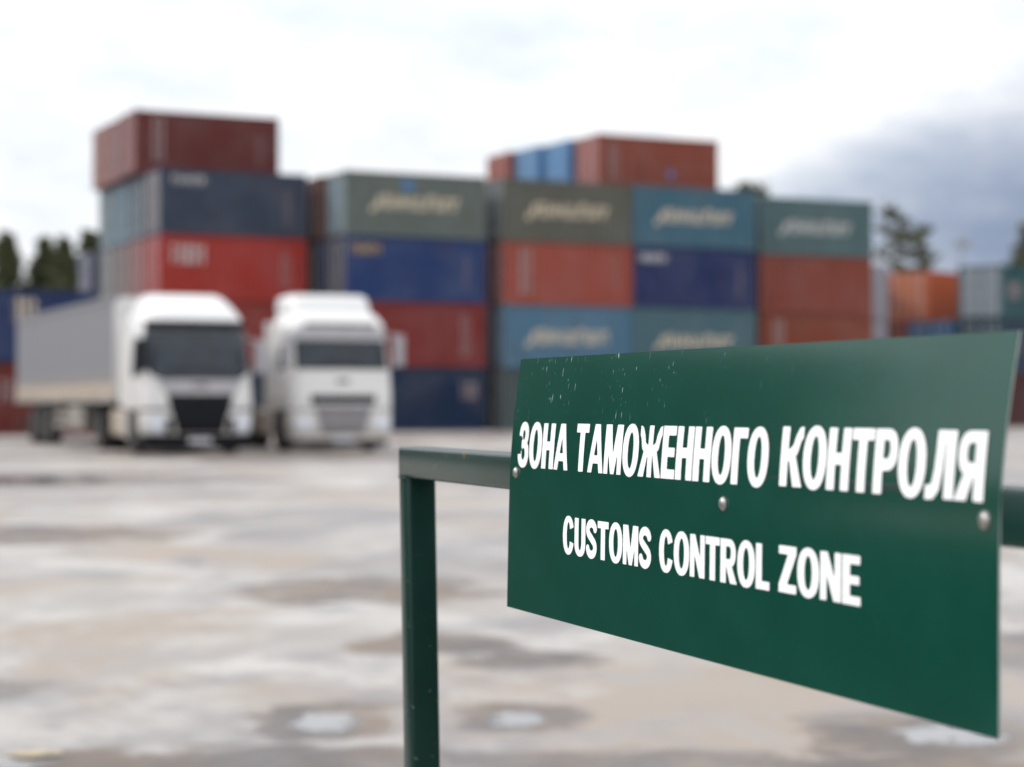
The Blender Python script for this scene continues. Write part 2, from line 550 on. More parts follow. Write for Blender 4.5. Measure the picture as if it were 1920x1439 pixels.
dr.box(0.045, 0.085, 0.008, DW - 0.006, 0.16, CH - 0.13)
for z0 in (0.30, 0.98, 1.66):                       # pressed recess frames on the leaf
    dr.box(0.028, 0.045, 0.09, DW - 0.09, z0, z0 + 0.52)
for z0 in (0.35, 0.9, 1.6, 2.2):
    dr.box(0.03, 0.05, -0.03, 0.05, z0, z0 + 0.1)
ME['door'] = dr.mesh('door')
rod = MB()
rod.tube([(0.012, 0, 0.06), (0.012, 0, CH - 0.06)], 0.02, 8)
for z0 in (0.22, 0.75, 1.4, 2.0, 2.36):
    rod.box(-0.012, 0.045, -0.05, 0.05, z0, z0 + 0.06)
rod.tube([(-0.015, -0.01, 1.12), (-0.02, 0.22, 1.10)], 0.014, 6)
ME['rod'] = rod.mesh('lock_rod')
for m_ in ME.values():
    m_.materials.append(M['steel'] if m_.name.startswith('lock_rod') else M['cont'])

# printed marks, seen only as blurs in the photograph: rows of letter-like strokes a few mm proud of the steel
def print_mesh(kind):
    m = MB()
    rnd = random.Random(hash(kind) % 1000 if False else sum(map(ord, kind)))
    y = -0.004
    def bar(x0, z0, x1, z1, w, sl=0.0):
        m.add([(x0, y, z0), (x0 + w, y, z0), (x1 + w, y, z1), (x1, y, z1)], [(0, 1, 2, 3)])
    def slug(x, z, h, w, sl):
        """one italic letter-like mark: two stems and a joining bar that do not overlap"""
        t = w * 0.30
        o = lambda zz: (zz - z) * sl
        bar(x + o(z), z, x + o(z + h), z + h, t)
        k = rnd.choice([0.0, 0.4, 0.75])
        za = z + h * k
        bar(x + t + o(za), za, x + t + o(za + h * 0.25), za + h * 0.25, w - 2 * t - 0.01)
        bar(x + w - t + o(z), z, x + w - t + o(z + h * rnd.choice([1, 1, .6])), z + h * 1.0, t)
    if kind == 'word':
        x, z = 0.0, 0.0
        m.add([(0.0, y, -0.12), (0.3, y, -0.10), (0.72, y, 0.55), (0.45, y, 0.52)], [(0, 1, 2, 3)])
        x = 0.62
        for i in range(9):
            w = rnd.uniform(0.26, 0.34)
            slug(x, 0.0, 0.50 if i not in (0, 5) else 0.58, w, 0.10)
            x += w + 0.035
    elif kind == 'short':
        x = 0
        for i in range(5):
            slug(x, 0, 0.30, 0.24, 0.0); x += 0.27
    elif kind == 'block':
        for r_ in range(2):
            x = 0
            for i in range(4):
                slug(x, 0.42 * (1 - r_), 0.36, 0.28, 0.0); x += 0.31
    elif kind == 'column':
        for i in range(7):
            slug(0, 0.26 * i, 0.21, 0.42, 0.0)
    elif kind == 'smalls':
        for i in range(9):
            slug(0, 0.16 * i, 0.10, 0.45 * rnd.uniform(.6, 1), 0.0)
    elif kind == 'disc':
        n = 20
        m.add([(0.24 * math.cos(2 * math.pi * i / n), y, 0.24 * math.sin(2 * math.pi * i / n)) for i in range(n)], [tuple(range(n))])
    return m.mesh('lettering')
PM = {k: print_mesh(k) for k in ('word', 'short', 'block', 'column', 'smalls', 'disc')}
_pm_cache = {}
def printed(kind, mat, parent, x, z, sx=1.0, sz=1.0):
    key = (kind, mat)
    if key not in _pm_cache:
        me = PM[kind].copy()
        me.name = 'lettering'
        me.materials.append(M[mat])
        _pm_cache[key] = me
    o = link('emblem' if kind == 'disc' else 'lettering', _pm_cache[key], None, parent)
    o.location = (x, 0.028, z)
    o.scale = (sx, 1, sz)
    if kind != 'disc':
        o['kind'] = 'stuff'
    return o

def lin(r, g_, b):
    f = lambda c: ((c / 255 + 0.055) / 1.055) ** 2.4 if c > 10 else c / 255 / 12.92
    return (f(r) * 0.76, f(g_) * 0.74, f(b) * 0.72, 1)

def container(x, y, layer, yaw, rgb, label, group, doors=True, prints=(), rod_rgb=None, door_rgb=None):
    root = empty('shipping_container', (x, y, (layer - 1) * (CH + 0.012)), yaw, label, 'container', group)
    colr = lin(*rgb)
    parts = [('frame', 'frame'), ('side_panel', 'side_a'), ('side_panel', 'side_b'), ('roof_panel', 'roof'), ('end_panel', 'end')]
    for nm, key in parts:
        o = link(nm, ME[key], None, root)
        o.color = colr
    for i in (0, 1):
        d = link('door', ME['door'], None, root)
        d.color = lin(*door_rgb) if door_rgb else colr
        d.location = (0, PW + i * DW, 0)
        if i == 1:
            d.location = (0, PW + 2 * DW, 0)
            d.scale = (1, -1, 1)
        for yy in (0.28, 0.78):
            r_ = link('lock_rod', ME['rod'], None, d)
            r_.location = (0, yy, 0)
    for p in prints:
        printed(p[0], p[1], root, *p[2:])
    return root

YAW = R(25.5)
U = Vector((math.cos(YAW), math.sin(YAW)))
V = Vector((-math.sin(YAW), math.cos(YAW)))
P_ROW = 2.46
def at(origin, u=0.0, v=0.0):
    p = Vector(origin) + U * u + V * v
    return p.x, p.y
A, B, C_, D, E = (-13.78, 77.24), (-6.55, 77.98), (-0.33, 80.8), (5.16, 83.3), (11.08, 88.0)
WALL = 'containers stacked in the long wall across the yard'
BEHIND = 'containers in the rows behind the front wall'
W_ = ('word', 'cream', 1.0, 1.25, 1.05, 1.0)

# left stack
container(*at(A), 1, YAW, (70, 78, 92), 'grey blue container at the foot of the left stack, behind the trucks', WALL)
container(*at(A), 2, YAW, (150, 62, 55), 'red container second from the ground in the left stack, seen between the two cabs', WALL)
container(*at(A), 3, YAW, (174, 64, 58), 'bright red container with white block lettering, above the left truck', WALL,
          prints=[('block', 'whiteprint', 0.45, 1.45, 1.1, 0.95), ('smalls', 'pinkprint', 5.0, 0.6)])
container(*at(A), 4, YAW, (66, 76, 95), 'charcoal blue container with small white lettering, above the bright red one', WALL,
          prints=[('short', 'whiteprint', 0.5, 1.98, 1.05, 1.1), ('smalls', 'pinkprint', 5.1, 0.5, 0.6)], door_rgb=(120, 118, 124))
container(*at(A, -0.35, P_ROW), 5, YAW, (112, 58, 56), 'dark maroon container on the very top of the left stack', WALL,
          prints=[('column', 'pinkprint', 0.75, 0.55, 1.0, 1.0), ('smalls', 'pinkprint', 5.1, 0.5, 0.6)], door_rgb=(150, 84, 80))
ends = {1: [(118, 120, 124), (110, 112, 118), (120, 118, 118)], 2: [(126, 110, 110), (122, 124, 128), (112, 120, 128)],
        3: [(150, 96, 92), (128, 112, 110), (128, 132, 138)], 4: [(92, 112, 124), (100, 134, 152), (112, 136, 146)],
        5: [None, (150, 96, 90), (156, 98, 84)]}
where = {1: 'third', 2: 'fourth'}
cols = {(2, 5): 'dusty red container one row behind the maroon one on top of the left stack',
        (3, 5): 'rust red container at the far left end of the top layer of the left stack',
        (1, 4): 'grey teal container end just behind the charcoal blue container',
        (2, 4): 'pale sky blue container end in the fourth layer of the left stack',
        (3, 4): 'washed out blue container end at the left edge of the fourth layer',
        (1, 3): 'pinkish red container end directly behind the bright red container',
        (2, 3): 'brown grey container end in the third layer of the left stack',
        (3, 3): 'light grey container end at the left edge of the third layer',
        (1, 2): 'dull pink grey container end behind the left cab roof, second layer',
        (2, 2): 'mid grey container end hidden low behind the trailer, second layer',
        (3, 2): 'blue grey container end at the left edge of the second layer',
        (1, 1): 'grey container in the ground layer, second row of the left stack',
        (2, 1): 'grey container in the ground layer, third row of the left stack',
        (3, 1): 'grey container in the ground layer, last row of the left stack'}
for layer in (1, 2, 3, 4, 5):
    for k in (1, 2, 3):
        c = ends[layer][k - 1]
        if c is None:
            continue
        container(*at(A, -0.30 if layer == 5 else 0, P_ROW * k), layer, YAW, c, cols[(k, layer)], BEHIND)
for layer, c in ((1, (90, 96, 110)), (2, (96, 100, 116)), (3, (98, 106, 128))):
    container(*at(A, -0.3, P_ROW * 4.1), layer, YAW, c,
              {1: 'slate blue container on the ground behind the trailer, furthest back row', 2: 'slate blue container mid height in the furthest back row',
               3: 'slate blue container end topping the short last row beside the pines'}[layer], BEHIND)

# second stack
container(*at(B), 1, YAW, (34, 52, 80), 'dark navy container on the ground right of the right truck', WALL, prints=[('block', 'pinkprint', 5.0, 1.3, 0.55, 0.9)])
container(*at(B), 2, YAW, (134, 52, 50), 'dark red container resting on the navy ground container', WALL, prints=[('smalls', 'pinkprint', 5.0, 0.5, 1.0, 1.2)])
container(*at(B), 3, YAW, (48, 70, 120), 'navy blue container with a yellow logo in its top left corner', WALL,
          prints=[('short', 'yellowprint', 0.25, 1.85, 0.9, 1.5), ('smalls', 'pinkprint', 5.1, 0.6, 0.6)], door_rgb=(92, 92, 108))
container(*at(B), 4, YAW, (108, 118, 114), 'grey green container with cream slanted lettering and a blue disc above it', WALL,
          prints=[('word', 'cream', 0.95, 1.1, 1.12, 1.05), ('disc', 'blueprint', 2.65, 2.08)], door_rgb=(120, 146, 158))
for layer, c, l in ((1, (70, 50, 46), 'brown container on the ground in the second row behind the navy one'),
                    (2, (78, 52, 46), 'brown container in the second layer of the row behind the dark red one'),
                    (3, (60, 72, 98), 'blue container in the third layer behind the navy one with yellow logo'),
                    (4, (120, 72, 58), 'rust brown container whose end shows in the slot left of the grey green one')):
    container(*at(B, -0.2, P_ROW), layer, YAW, c, l, BEHIND)

# third stack
container(*at(C_), 1, YAW, (84, 98, 100), 'grey green container on the ground just left of the sign', WALL)
container(*at(C_), 2, YAW, (92, 130, 156), 'steel blue container with cream lettering just above the left corner of the sign', WALL,
          prints=[('word', 'cream', 0.95, 1.0, 1.1, 1.1)])
container(*at(C_), 3, YAW, (166, 88, 76), 'brick red container with a pale upright strip of lettering', WALL,
          prints=[('column', 'pinkprint', 0.75, 0.45, 1.25, 1.05), ('smalls', 'pinkprint', 5.1, 0.8, 0.6)])
container(*at(C_), 4, YAW, (104, 106, 98), 'olive grey container with cream lettering, left below the top blue and red ones', WALL,
          prints=[('word', 'cream', 0.95, 1.05, 1.12, 1.05)], door_rgb=(118, 130, 134))
# fourth stack
container(*at(D), 1, YAW, (84, 104, 112), 'teal grey container on the ground hidden behind the sign', WALL)
container(*at(D), 2, YAW, (84, 116, 128), 'teal container with cream lettering peeking over the middle of the sign', WALL, prints=[('word', 'cream', 0.95, 0.9, 1.12, 1.05)])
container(*at(D), 3, YAW, (44, 58, 104), 'deep navy container with small white lettering top left, over the sign', WALL,
          prints=[('short', 'whiteprint', 0.3, 1.95, 1.0, 1.1), ('smalls', 'pinkprint', 5.1, 0.6, 0.6)])
container(*at(D), 4, YAW, (76, 114, 134), 'teal blue container with cream lettering directly under the brown red top container', WALL,
          prints=[('word', 'cream', 0.95, 1.05, 1.12, 1.05)])
# fifth stack
container(*at(E), 1, YAW, (110, 66, 54), 'brown container on the ground of the right stack behind the sign', WALL)
container(*at(E), 2, YAW, (142, 78, 60), 'orange brown container right above the sign edge in the right stack', WALL, prints=[('column', 'pinkprint', 0.75, 0.5, 1.1, 1.0)])
container(*at(E), 3, YAW, (146, 80, 68), 'brick brown container under the teal one in the right stack', WALL)
container(*at(E), 4, YAW, (92, 118, 122), 'grey teal container with whitish lettering on top of the right stack', WALL,
          prints=[('word', 'whiteprint', 0.95, 1.0, 1.12, 1.05)])

# top layer over the fourth stack and what carries it
D5 = at(D, 0.05, 3.25)
D5 = (3.84, 86.45)
topc = [((150, 84, 70), 'brown red container alone on top right, its long side towards the camera', (176, 112, 106)),
        ((96, 158, 214), 'sky blue container in the top layer next to the brown red one', None),
        ((104, 160, 210), 'lighter blue container in the top layer, third row back', None),
        ((170, 92, 78), 'small looking red container end at the far left of the top layer', None)]
for k, (c, l, dcol) in enumerate(topc):
    container(*at(D5, -0.3 * k, P_ROW * k), 5, YAW, c, l, BEHIND if k else WALL, door_rgb=dcol,
              prints=[('column', 'pinkprint', 0.55, 0.6, 1.1, 0.9), ('disc', 'blueprint', 3.6, 0.95, 0.8, 0.8)] if k == 0 else ())
hid = MB()
hid.box(0, CL, 0, CW, 0, CH)
hid_me = None
for k in range(4):
    for layer in (1, 2, 3, 4):
        container(*at(D5, -0.3 * k, P_ROW * k), layer, YAW, [(84, 100, 104), (120, 70, 62), (60, 74, 104), (98, 104, 100)][(k + layer) % 4],
                  'steel container stacked out of sight behind the front wall', 'containers hidden under the top layer')

# low stack at the left edge
F = (-20.6, 68.9)
LOW = 'containers of the low stack at the left edge'
container(*F, 1, YAW, (112, 48, 42), 'dark red container on the ground at the left edge behind the trailer', LOW, prints=[('block', 'pinkprint', 2.7, 1.2)])
container(*F, 2, YAW, (42, 60, 104), 'dark navy container with a beige mark, showing above the trailer roof', LOW, prints=[('block', 'cream', 3.15, 1.5, 0.75, 1.0)])

# the far stacks at the right edge, turned the other way
YR = R(47)
UR = Vector((math.cos(YR), math.sin(YR)))
VR = Vector((-math.sin(YR), math.cos(YR)))
def atr(o, u, v):
    p = Vector(o) + UR * u + VR * v
    return p.x, p.y
G, H = (20.85, 98.7), (23.5, 94.4)
FAR = 'containers of the far stack at the right edge'
for layer, c, l in ((1, (120, 64, 52), 'red container at the foot of the far right stack behind the sign'),
                    (2, (176, 98, 76), 'salmon red container under the orange one in the far right stack'),
                    (3, (204, 104, 66), 'bright orange container on top of the far right stack')):
    container(*atr(G, 0, 0), layer, YR, c, l, FAR, door_rgb=(206, 126, 92) if layer == 3 else None)
for layer, c, l in ((1, (70, 90, 110), 'blue container on the ground in front of the orange stack'),
                    (2, (76, 112, 150), 'light blue container low in front of the orange one')):
    container(*atr(H, -0.6, P_ROW), layer, YR, c, l, FAR)
for layer, c, dc, l, pr in ((1, (84, 44, 44), None, 'dark maroon container on the ground at the right edge beside the sign', ()),
                            (2, (52, 72, 92), (64, 84, 96), 'slate blue container second layer at the right picture edge', (('block', 'pinkprint', 0.4, 0.9),)),
                            (3, (50, 92, 98), (136, 150, 160), 'dark teal container with pale barred doors at the top right edge', (('block', 'pinkprint', 0.5, 1.0),))):
    container(*H, layer, YR, c, l, FAR, door_rgb=dc, prints=pr)
for layer, l in ((1, 'off white container on the ground behind the right stack'), (2, 'off white container mid height seen in the gap right of the right stack'),
                 (3, 'off white container on top in the narrow gap beside the orange one')):
    container(18.15, 95.2, layer, R(90), (176, 178, 192), l, 'off white containers in the gap')

# ------------------------------------------------------------------ trucks
class Shell:
    """rounded-rectangle loft that every cab panel lies on; local y=0 is the front, +y runs back, x across"""
    def __init__(self, keys):      # (z, half width, y front, y back, corner radius)
        self.k = keys
    def sec(self, z):
        ks = self.k
        if z <= ks[0][0]:
            return ks[0][1:]
        for a, b in zip(ks, ks[1:]):
            if z <= b[0]:
                t = (z - a[0]) / (b[0] - a[0])
                return tuple(p + (q - p) * t for p, q in zip(a[1:], b[1:]))
        return ks[-1][1:]
    def pt(self, t, z, off=0.0):
        """t = distance along the section from the middle of the front (towards +x positive)"""
        hw, yf, yb, r = self.sec(z)
        s = 1 if t >= 0 else -1
        t = abs(t)
        flat = hw - r
        crown = 0.05                                   # fronts are slightly bowed
        if t <= flat:
            x, y, nx, ny = t, yf + crown * (t / hw) ** 2 * 1.0, 0.0, -1.0
        elif t <= flat + r * math.pi / 2:
            a = (t - flat) / r
            x, y, nx, ny = flat + r * math.sin(a), yf + crown * (flat / hw) ** 2 + r * (1 - math.cos(a)), math.sin(a), -math.cos(a)
        else:
            x, y, nx, ny = hw, yf + crown * (flat / hw) ** 2 + r + (t - flat - r * math.pi / 2), 1.0, 0.0
        return (s * (x + nx * off), y + ny * off, z)
    def side_t(self, z, y):
        hw, yf, yb, r = self.sec(z)
        return hw - r + r * math.pi / 2 + (y - yf - 0.05 * ((hw - r) / hw) ** 2 - r)
    def body(self, zs):
        m = MB()
        P = []
        for z in zs:
            hw, yf, yb, r = self.sec(z)
            tb = self.side_t(z, yb)
            ts = []
            for q in np.linspace(0, 1, 7):
                ts.append(q * (hw - r))
            for q in np.linspace(0, 1, 7)[1:]:
                ts.append(hw - r + q * r * math.pi / 2)
            ts += [(hw - r + r * math.pi / 2 + tb) / 2, tb]
            row = [self.pt(-t, z) for t in reversed(ts)] + [self.pt(t, z) for t in ts[1:]]
            P.append(row)
        w = len(P[0])
        v = [p for row in P for p in row]
        f = []
        for i in range(len(P) - 1):
            for j in range(w - 1):
                f.append((i * w + j, i * w + j + 1, (i + 1) * w + j + 1, (i + 1) * w + j))
            f.append((i * w + w - 1, i * w, (i + 1) * w, (i + 1) * w + w - 1))
        f.append(tuple(range(w - 1, -1, -1)))
        f.append(tuple((len(P) - 1) * w + j for j in range(w)))
        m.add(v, f)
        return m
    def patch(self, tl, tr, z0, z1, off, thick, nz=8, nt_=14):
        """panel on the shell; tl, tr are numbers or functions of z"""
        m = MB()
        fl = tl if callable(tl) else (lambda z: tl)
        fr_ = tr if callable(tr) else (lambda z: tr)
        zs = np.linspace(z0, z1, nz)
        F = [[self.pt(fl(z) + (fr_(z) - fl(z)) * q, z, off) for q in np.linspace(0, 1, nt_)] for z in zs]
        K = [[self.pt(fl(z) + (fr_(z) - fl(z)) * q, z, off - thick) for q in np.linspace(0, 1, nt_)] for z in zs]
        h, w = nz, nt_
        v = [p for row in F for p in row] + [p for row in K for p in row]
        n0 = h * w
        f = [(i * w + j, i * w + j + 1, (i + 1) * w + j + 1, (i + 1) * w + j) for i in range(h - 1) for j in range(w - 1)]
        f += [(n0 + i * w + j, n0 + (i + 1) * w + j, n0 + (i + 1) * w + j + 1, n0 + i * w + j + 1) for i in range(h - 1) for j in range(w - 1)]
        for j in range(w - 1):
            f.append((j, n0 + j, n0 + j + 1, j + 1))
            b = (h - 1) * w
            f.append((b + j, b + j + 1, n0 + b + j + 1, n0 + b + j))
        for i in range(h - 1):
            f.append((i * w, (i + 1) * w, n0 + (i + 1) * w, n0 + i * w))
            e = w - 1
            f.append((i * w + e, n0 + i * w + e, n0 + (i + 1) * w + e, (i + 1) * w + e))
        m.add(v, f)
        return m

tyre_m = MB()
tyre_m.lathe_x([(-0.15, 0.30), (-0.155, 0.44), (-0.13, 0.49), (-0.07, 0.505), (0.07, 0.505), (0.13, 0.49), (0.155, 0.44), (0.15, 0.30)], 28)
ME['tyre'] = tyre_m.mesh('tyre', 40); ME['tyre'].materials.append(M['rubber'])
rim_m = MB()
rim_m.lathe_x([(-0.10, 0.20), (-0.12, 0.302), (0.152, 0.302), (0.145, 0.28), (0.06, 0.25), (0.04, 0.14), (0.13, 0.12), (0.14, 0.02)], 20)
ME['rim'] = rim_m.mesh('rim', 40); ME['rim'].materials.append(M['alu'])
def wheel(parent, x, y, z=0.505, side=1):
    t = link('wheel', ME['tyre'], None, parent)
    t.location = (x, y, z)
    t.rotation_euler = (0, 0, 0 if side > 0 else math.pi)
    r_ = link('rim', ME['rim'], None, t)
    return t

def tractor(loc, yaw, kind, label):
    root = empty('semi_truck', (loc[0], loc[1], 0), yaw, label, 'truck', 'trucks parked in front of the containers')
    if kind == 'rounded':
        S = Shell([(0.32, 1.18, 0.06, 2.05, 0.30), (0.60, 1.25, -0.03, 2.1, 0.34), (1.20, 1.26, -0.04, 2.15, 0.38), (1.70, 1.25, 0.02, 2.15, 0.40),
                   (2.35, 1.22, 0.16, 2.15, 0.40), (2.95, 1.17, 0.36, 2.15, 0.42), (3.15, 1.10, 0.52, 2.15, 0.42), (3.35, 1.0, 0.78, 2.15, 0.40),
                   (3.50, 0.90, 1.05, 2.12, 0.36), (3.60, 0.80, 1.32, 2.08, 0.30)])
        zs = list(np.linspace(0.32, 3.60, 34))
    else:
        S = Shell([(0.22, 1.18, 0.05, 2.05, 0.24), (0.60, 1.24, -0.03, 2.1, 0.27), (1.30, 1.25, -0.02, 2.15, 0.30), (1.95, 1.24, 0.06, 2.15, 0.32),
                   (2.50, 1.20, 0.17, 2.15, 0.32), (3.00, 1.16, 0.28, 2.15, 0.36), (3.20, 1.06, 0.50, 2.15, 0.36), (3.30, 0.98, 0.72, 2.12, 0.34)])
        zs = list(np.linspace(0.22, 3.30, 33))
    # cab shell with a wheel arch cut by starting the flanks higher behind the bumper
    S.body([z for z in zs if z >= 0.95]).build('cab', M['truck'], root, smooth=50)
    lo = [z for z in zs if z <= 0.96]
    Sb = Shell([(k[0], k[1], k[2], 0.62, k[4]) for k in S.k])
    Sb.body(lo + [0.96]).build('bumper', M['truck'], root, smooth=50)
    Sl = Shell([(0.13, 1.17, 0.05, 0.6, 0.28), (0.44, 1.24, -0.012, 0.62, 0.31)])
    Sl.body([0.13, 0.24, 0.34, 0.44] if kind == 'rounded' else [0.13, 0.2, 0.27]).build('lower_lip', M['black'], root, smooth=50)
    if kind == 'rounded':
        S.patch(lambda z: -1.22 + 0.30 * max(0, (1.98 - z) / 0.30) ** 2, lambda z: 1.22 - 0.30 * max(0, (1.98 - z) / 0.30) ** 2, 1.66, 2.74, 0.012, 0.03, 16, 20).build('windscreen', M['glass'], root, smooth=40)
        S.patch(-1.16, 1.16, 2.76, 2.98, 0.05, 0.07).build('sun_visor', M['black'], root, smooth=40)
        wid = lambda z: 0.52 + (z - 0.50) / (1.34 - 0.50) * 0.24
        gr = S.patch(lambda z: -wid(z), wid, 0.47, 1.34, 0.012, 0.03).build('grille', M['black'], root, smooth=40)
        for z0 in np.linspace(0.56, 1.24, 6):
            S.patch(lambda z: -wid(z) + 0.04, lambda z: wid(z) - 0.04, z0, z0 + 0.045, 0.03, 0.02, 2, 8).build('slat', M['black'], gr)
        for s in (-1, 1):
            a, b = sorted((s * 0.80, s * 1.16))
            S.patch(a, b, 0.48, 0.86, 0.016, 0.03, 6, 8).build('headlight', M['lamp'], root, smooth=60)
            a, b = sorted((s * 0.62, s * 0.78))
            S.patch(a, b, 0.48, 0.80, 0.012, 0.03, 5, 5).build('lamp_surround', M['black'], root)
        S.patch(lambda z: -0.80 - (z - 1.37) * 0.7, lambda z: 0.80 + (z - 1.37) * 0.7, 1.37, 1.64, 0.010, 0.02).build('hood', M['hood'], root, smooth=40)
    else:
        S.patch(-1.12, 1.12, 1.93, 2.62, 0.012, 0.03).build('windscreen', M['glass'], root, smooth=40)
        S.patch(-1.12, 1.12, 2.66, 2.90, 0.03, 0.05).build('sun_visor', M['silver'], root, smooth=40)
        S.patch(-0.85, 0.85, 2.94, 3.02, 0.03, 0.04).build('roof_light_bar', M['chassis'], root, smooth=40)
        S.patch(-0.78, 0.78, 1.12, 1.33, 0.012, 0.03).build('air_intake', M['black'], root, smooth=40)
        wid = lambda z: 0.52 + (z - 0.42) / (1.06 - 0.42) * 0.2
        gr = S.patch(lambda z: -wid(z), wid, 0.42, 1.08, 0.012, 0.03).build('grille', M['silver'], root, smooth=40)
        for z0 in (0.50, 0.62, 0.80, 0.92):
            S.patch(lambda z: -wid(z) + 0.05, lambda z: wid(z) - 0.05, z0, z0 + 0.06, 0.022, 0.02, 2, 8).build('slat', M['chassis'], gr)
        for s in (-1, 1):
            a, b = sorted((s * 0.76, s * 1.14))
            S.patch(a, b, 0.52, 0.78, 0.016, 0.03, 6, 8).build('headlight', M['lamp'], root, smooth=60)
        # roof deflector standing on the cab
        Sd = Shell([(3.24, 0.99, 0.85, 2.35, 0.30), (3.45, 1.0, 0.95, 2.4, 0.30), (3.66, 0.96, 1.10, 2.4, 0.28), (3.72, 0.90, 1.22, 2.36, 0.25)])
        Sd.body(list(np.linspace(3.24, 3.72, 9))).build('roof_deflector', M['truck'], root, smooth=50)
    for s in (-1, 1):                                  # wipers parked along the foot of the windscreen
        wp = MB()
        zb = 1.80 if kind == 'rounded' else 1.97
        wp.tube([S.pt(s * 0.75, zb, 0.03), S.pt(s * 0.35, zb + 0.06, 0.035), S.pt(-s * 0.05, zb + 0.10, 0.03)], 0.014, 5)
        wp.build('wiper', M['black'], root)
    em = S.patch(-0.16, 0.16, 1.50 if kind == 'rounded' else 1.62, 1.56 if kind == 'rounded' else 1.70, 0.018, 0.02, 3, 4)
    em.build('badge', M['chassis'], root)
    # number plate
    pl = MB(); pl.box(-0.26, 0.26, -0.005, 0.012, 0.25, 0.37)
    pl.build('number_plate', M['plate'], root)
    for s in (-1, 1):
        tq = S.side_t(2.0, 0.55)
        zl, zh = (1.72, 2.62) if kind == 'rounded' else (1.92, 2.5)
        a = S.patch(lambda z: s * S.side_t(z, 0.55 + (z - zl) * 0.18), lambda z: s * S.side_t(z, 1.25), zl, zh, 0.01, 0.02, 6, 6)
        dm = S.patch(lambda z: s * S.side_t(z, 0.50), lambda z: s * S.side_t(z, 1.33), 1.0, zh + 0.08, 0.005, 0.012, 8, 6).build('cab_door', M['truck'], root, smooth=40)
        a.build('side_window', M['glass'], dm, smooth=40)
        mr = MB()
        x0 = s * (1.24)
        mr.box(min(x0, x0 + s * 0.22), max(x0, x0 + s * 0.22), -0.12, 0.03, zl + 0.1, zl + 0.82)
        mr.tube([(s * 1.18, 0.45, zl + 0.86), (s * 1.34, -0.03, zl + 0.80)], 0.025, 8)
        mr.tube([(s * 1.2, 0.42, zl + 0.02), (s * 1.32, -0.03, zl + 0.12)], 0.025, 8)
        mr.build('mirror', M['black' if kind == 'rounded' and s < 0 else 'silver'], root, bevel=0.03)
        # side fairing behind the cab, step box, tank
        fa = MB(); fa.box(min(s * 1.18, s * 1.235), max(s * 1.18, s * 1.235), 2.17, 2.62, 1.05, 3.1)
        fa.build('side_fairing', M['truck'], root, bevel=0.02)
        sb = MB(); sb.box(min(s * 0.85, s * 1.22), max(s * 0.85, s * 1.22), 1.95, 2.25, 0.35, 0.94)
        sb.build('step_box', M['truck'], root, bevel=0.03)
        tk = MB(); tk.box(min(s * 0.62, s * 1.2), max(s * 0.62, s * 1.2), 2.45, 3.75, 0.38, 1.0)
        tk.build('fuel_tank', M['tank'], root, bevel=0.09, smooth=60)
        wheel(root, s * 1.05, 1.42, side=s)
        wheel(root, s * 1.05, 5.05, side=s)
        wheel(root, s * 0.70, 5.05, side=s)
        mg = MB()
        prof = []
        for i in range(13):
            a_ = math.pi * i / 12
            prof.append((5.05 + 0.60 * math.cos(a_), 0.52 + 0.60 * math.sin(a_)))
        for i in range(12, -1, -1):
            a_ = math.pi * i / 12
            prof.append((5.05 + 0.57 * math.cos(a_), 0.52 + 0.57 * math.sin(a_)))
        v = [(min(s * .55, s * 1.22), p[0], p[1]) for p in prof] + [(max(s * .55, s * 1.22), p[0], p[1]) for p in prof]
        n = len(prof)
        mg.add(v, [(i, i + 1, n + i + 1, n + i) for i in range(n - 1)])
        mg.build('mudguard', M['black'], root)
    ch = MB()
    for s in (-1, 1):
        ch.box(min(s * 0.38, s * 0.46), max(s * 0.38, s * 0.46), 0.5, 5.9, 0.72, 0.98)
    ch.box(-0.38, 0.38, 2.3, 2.5, 0.76, 0.94); ch.box(-0.38, 0.38, 5.7, 5.85, 0.74, 0.96)
    ch.tube([(-0.9, 1.42, 0.5), (0.9, 1.42, 0.5)], 0.08, 10)
    ch.tube([(-0.9, 5.05, 0.5), (0.9, 5.05, 0.5)], 0.12, 10)
    ch.box(-0.42, 0.42, 0.7, 1.9, 0.55, 0.94)
    ch.build('chassis', M['chassis'], root)
    fw = MB(); fw.box(-0.45, 0.45, 4.55, 5.45, 0.985, 1.12)
    fw.build('fifth_wheel', M['black'], root, bevel=0.04)
    return root

TY = R(23.5)
tractor((-6.90, 43.7), TY, 'rounded', 'white truck with rounded cab and large black grille, coupled to the grey trailer')
tractor((-3.94, 46.1), R(21), 'boxy', 'white truck with roof deflector and slim windscreen, parked in front of dark red container')

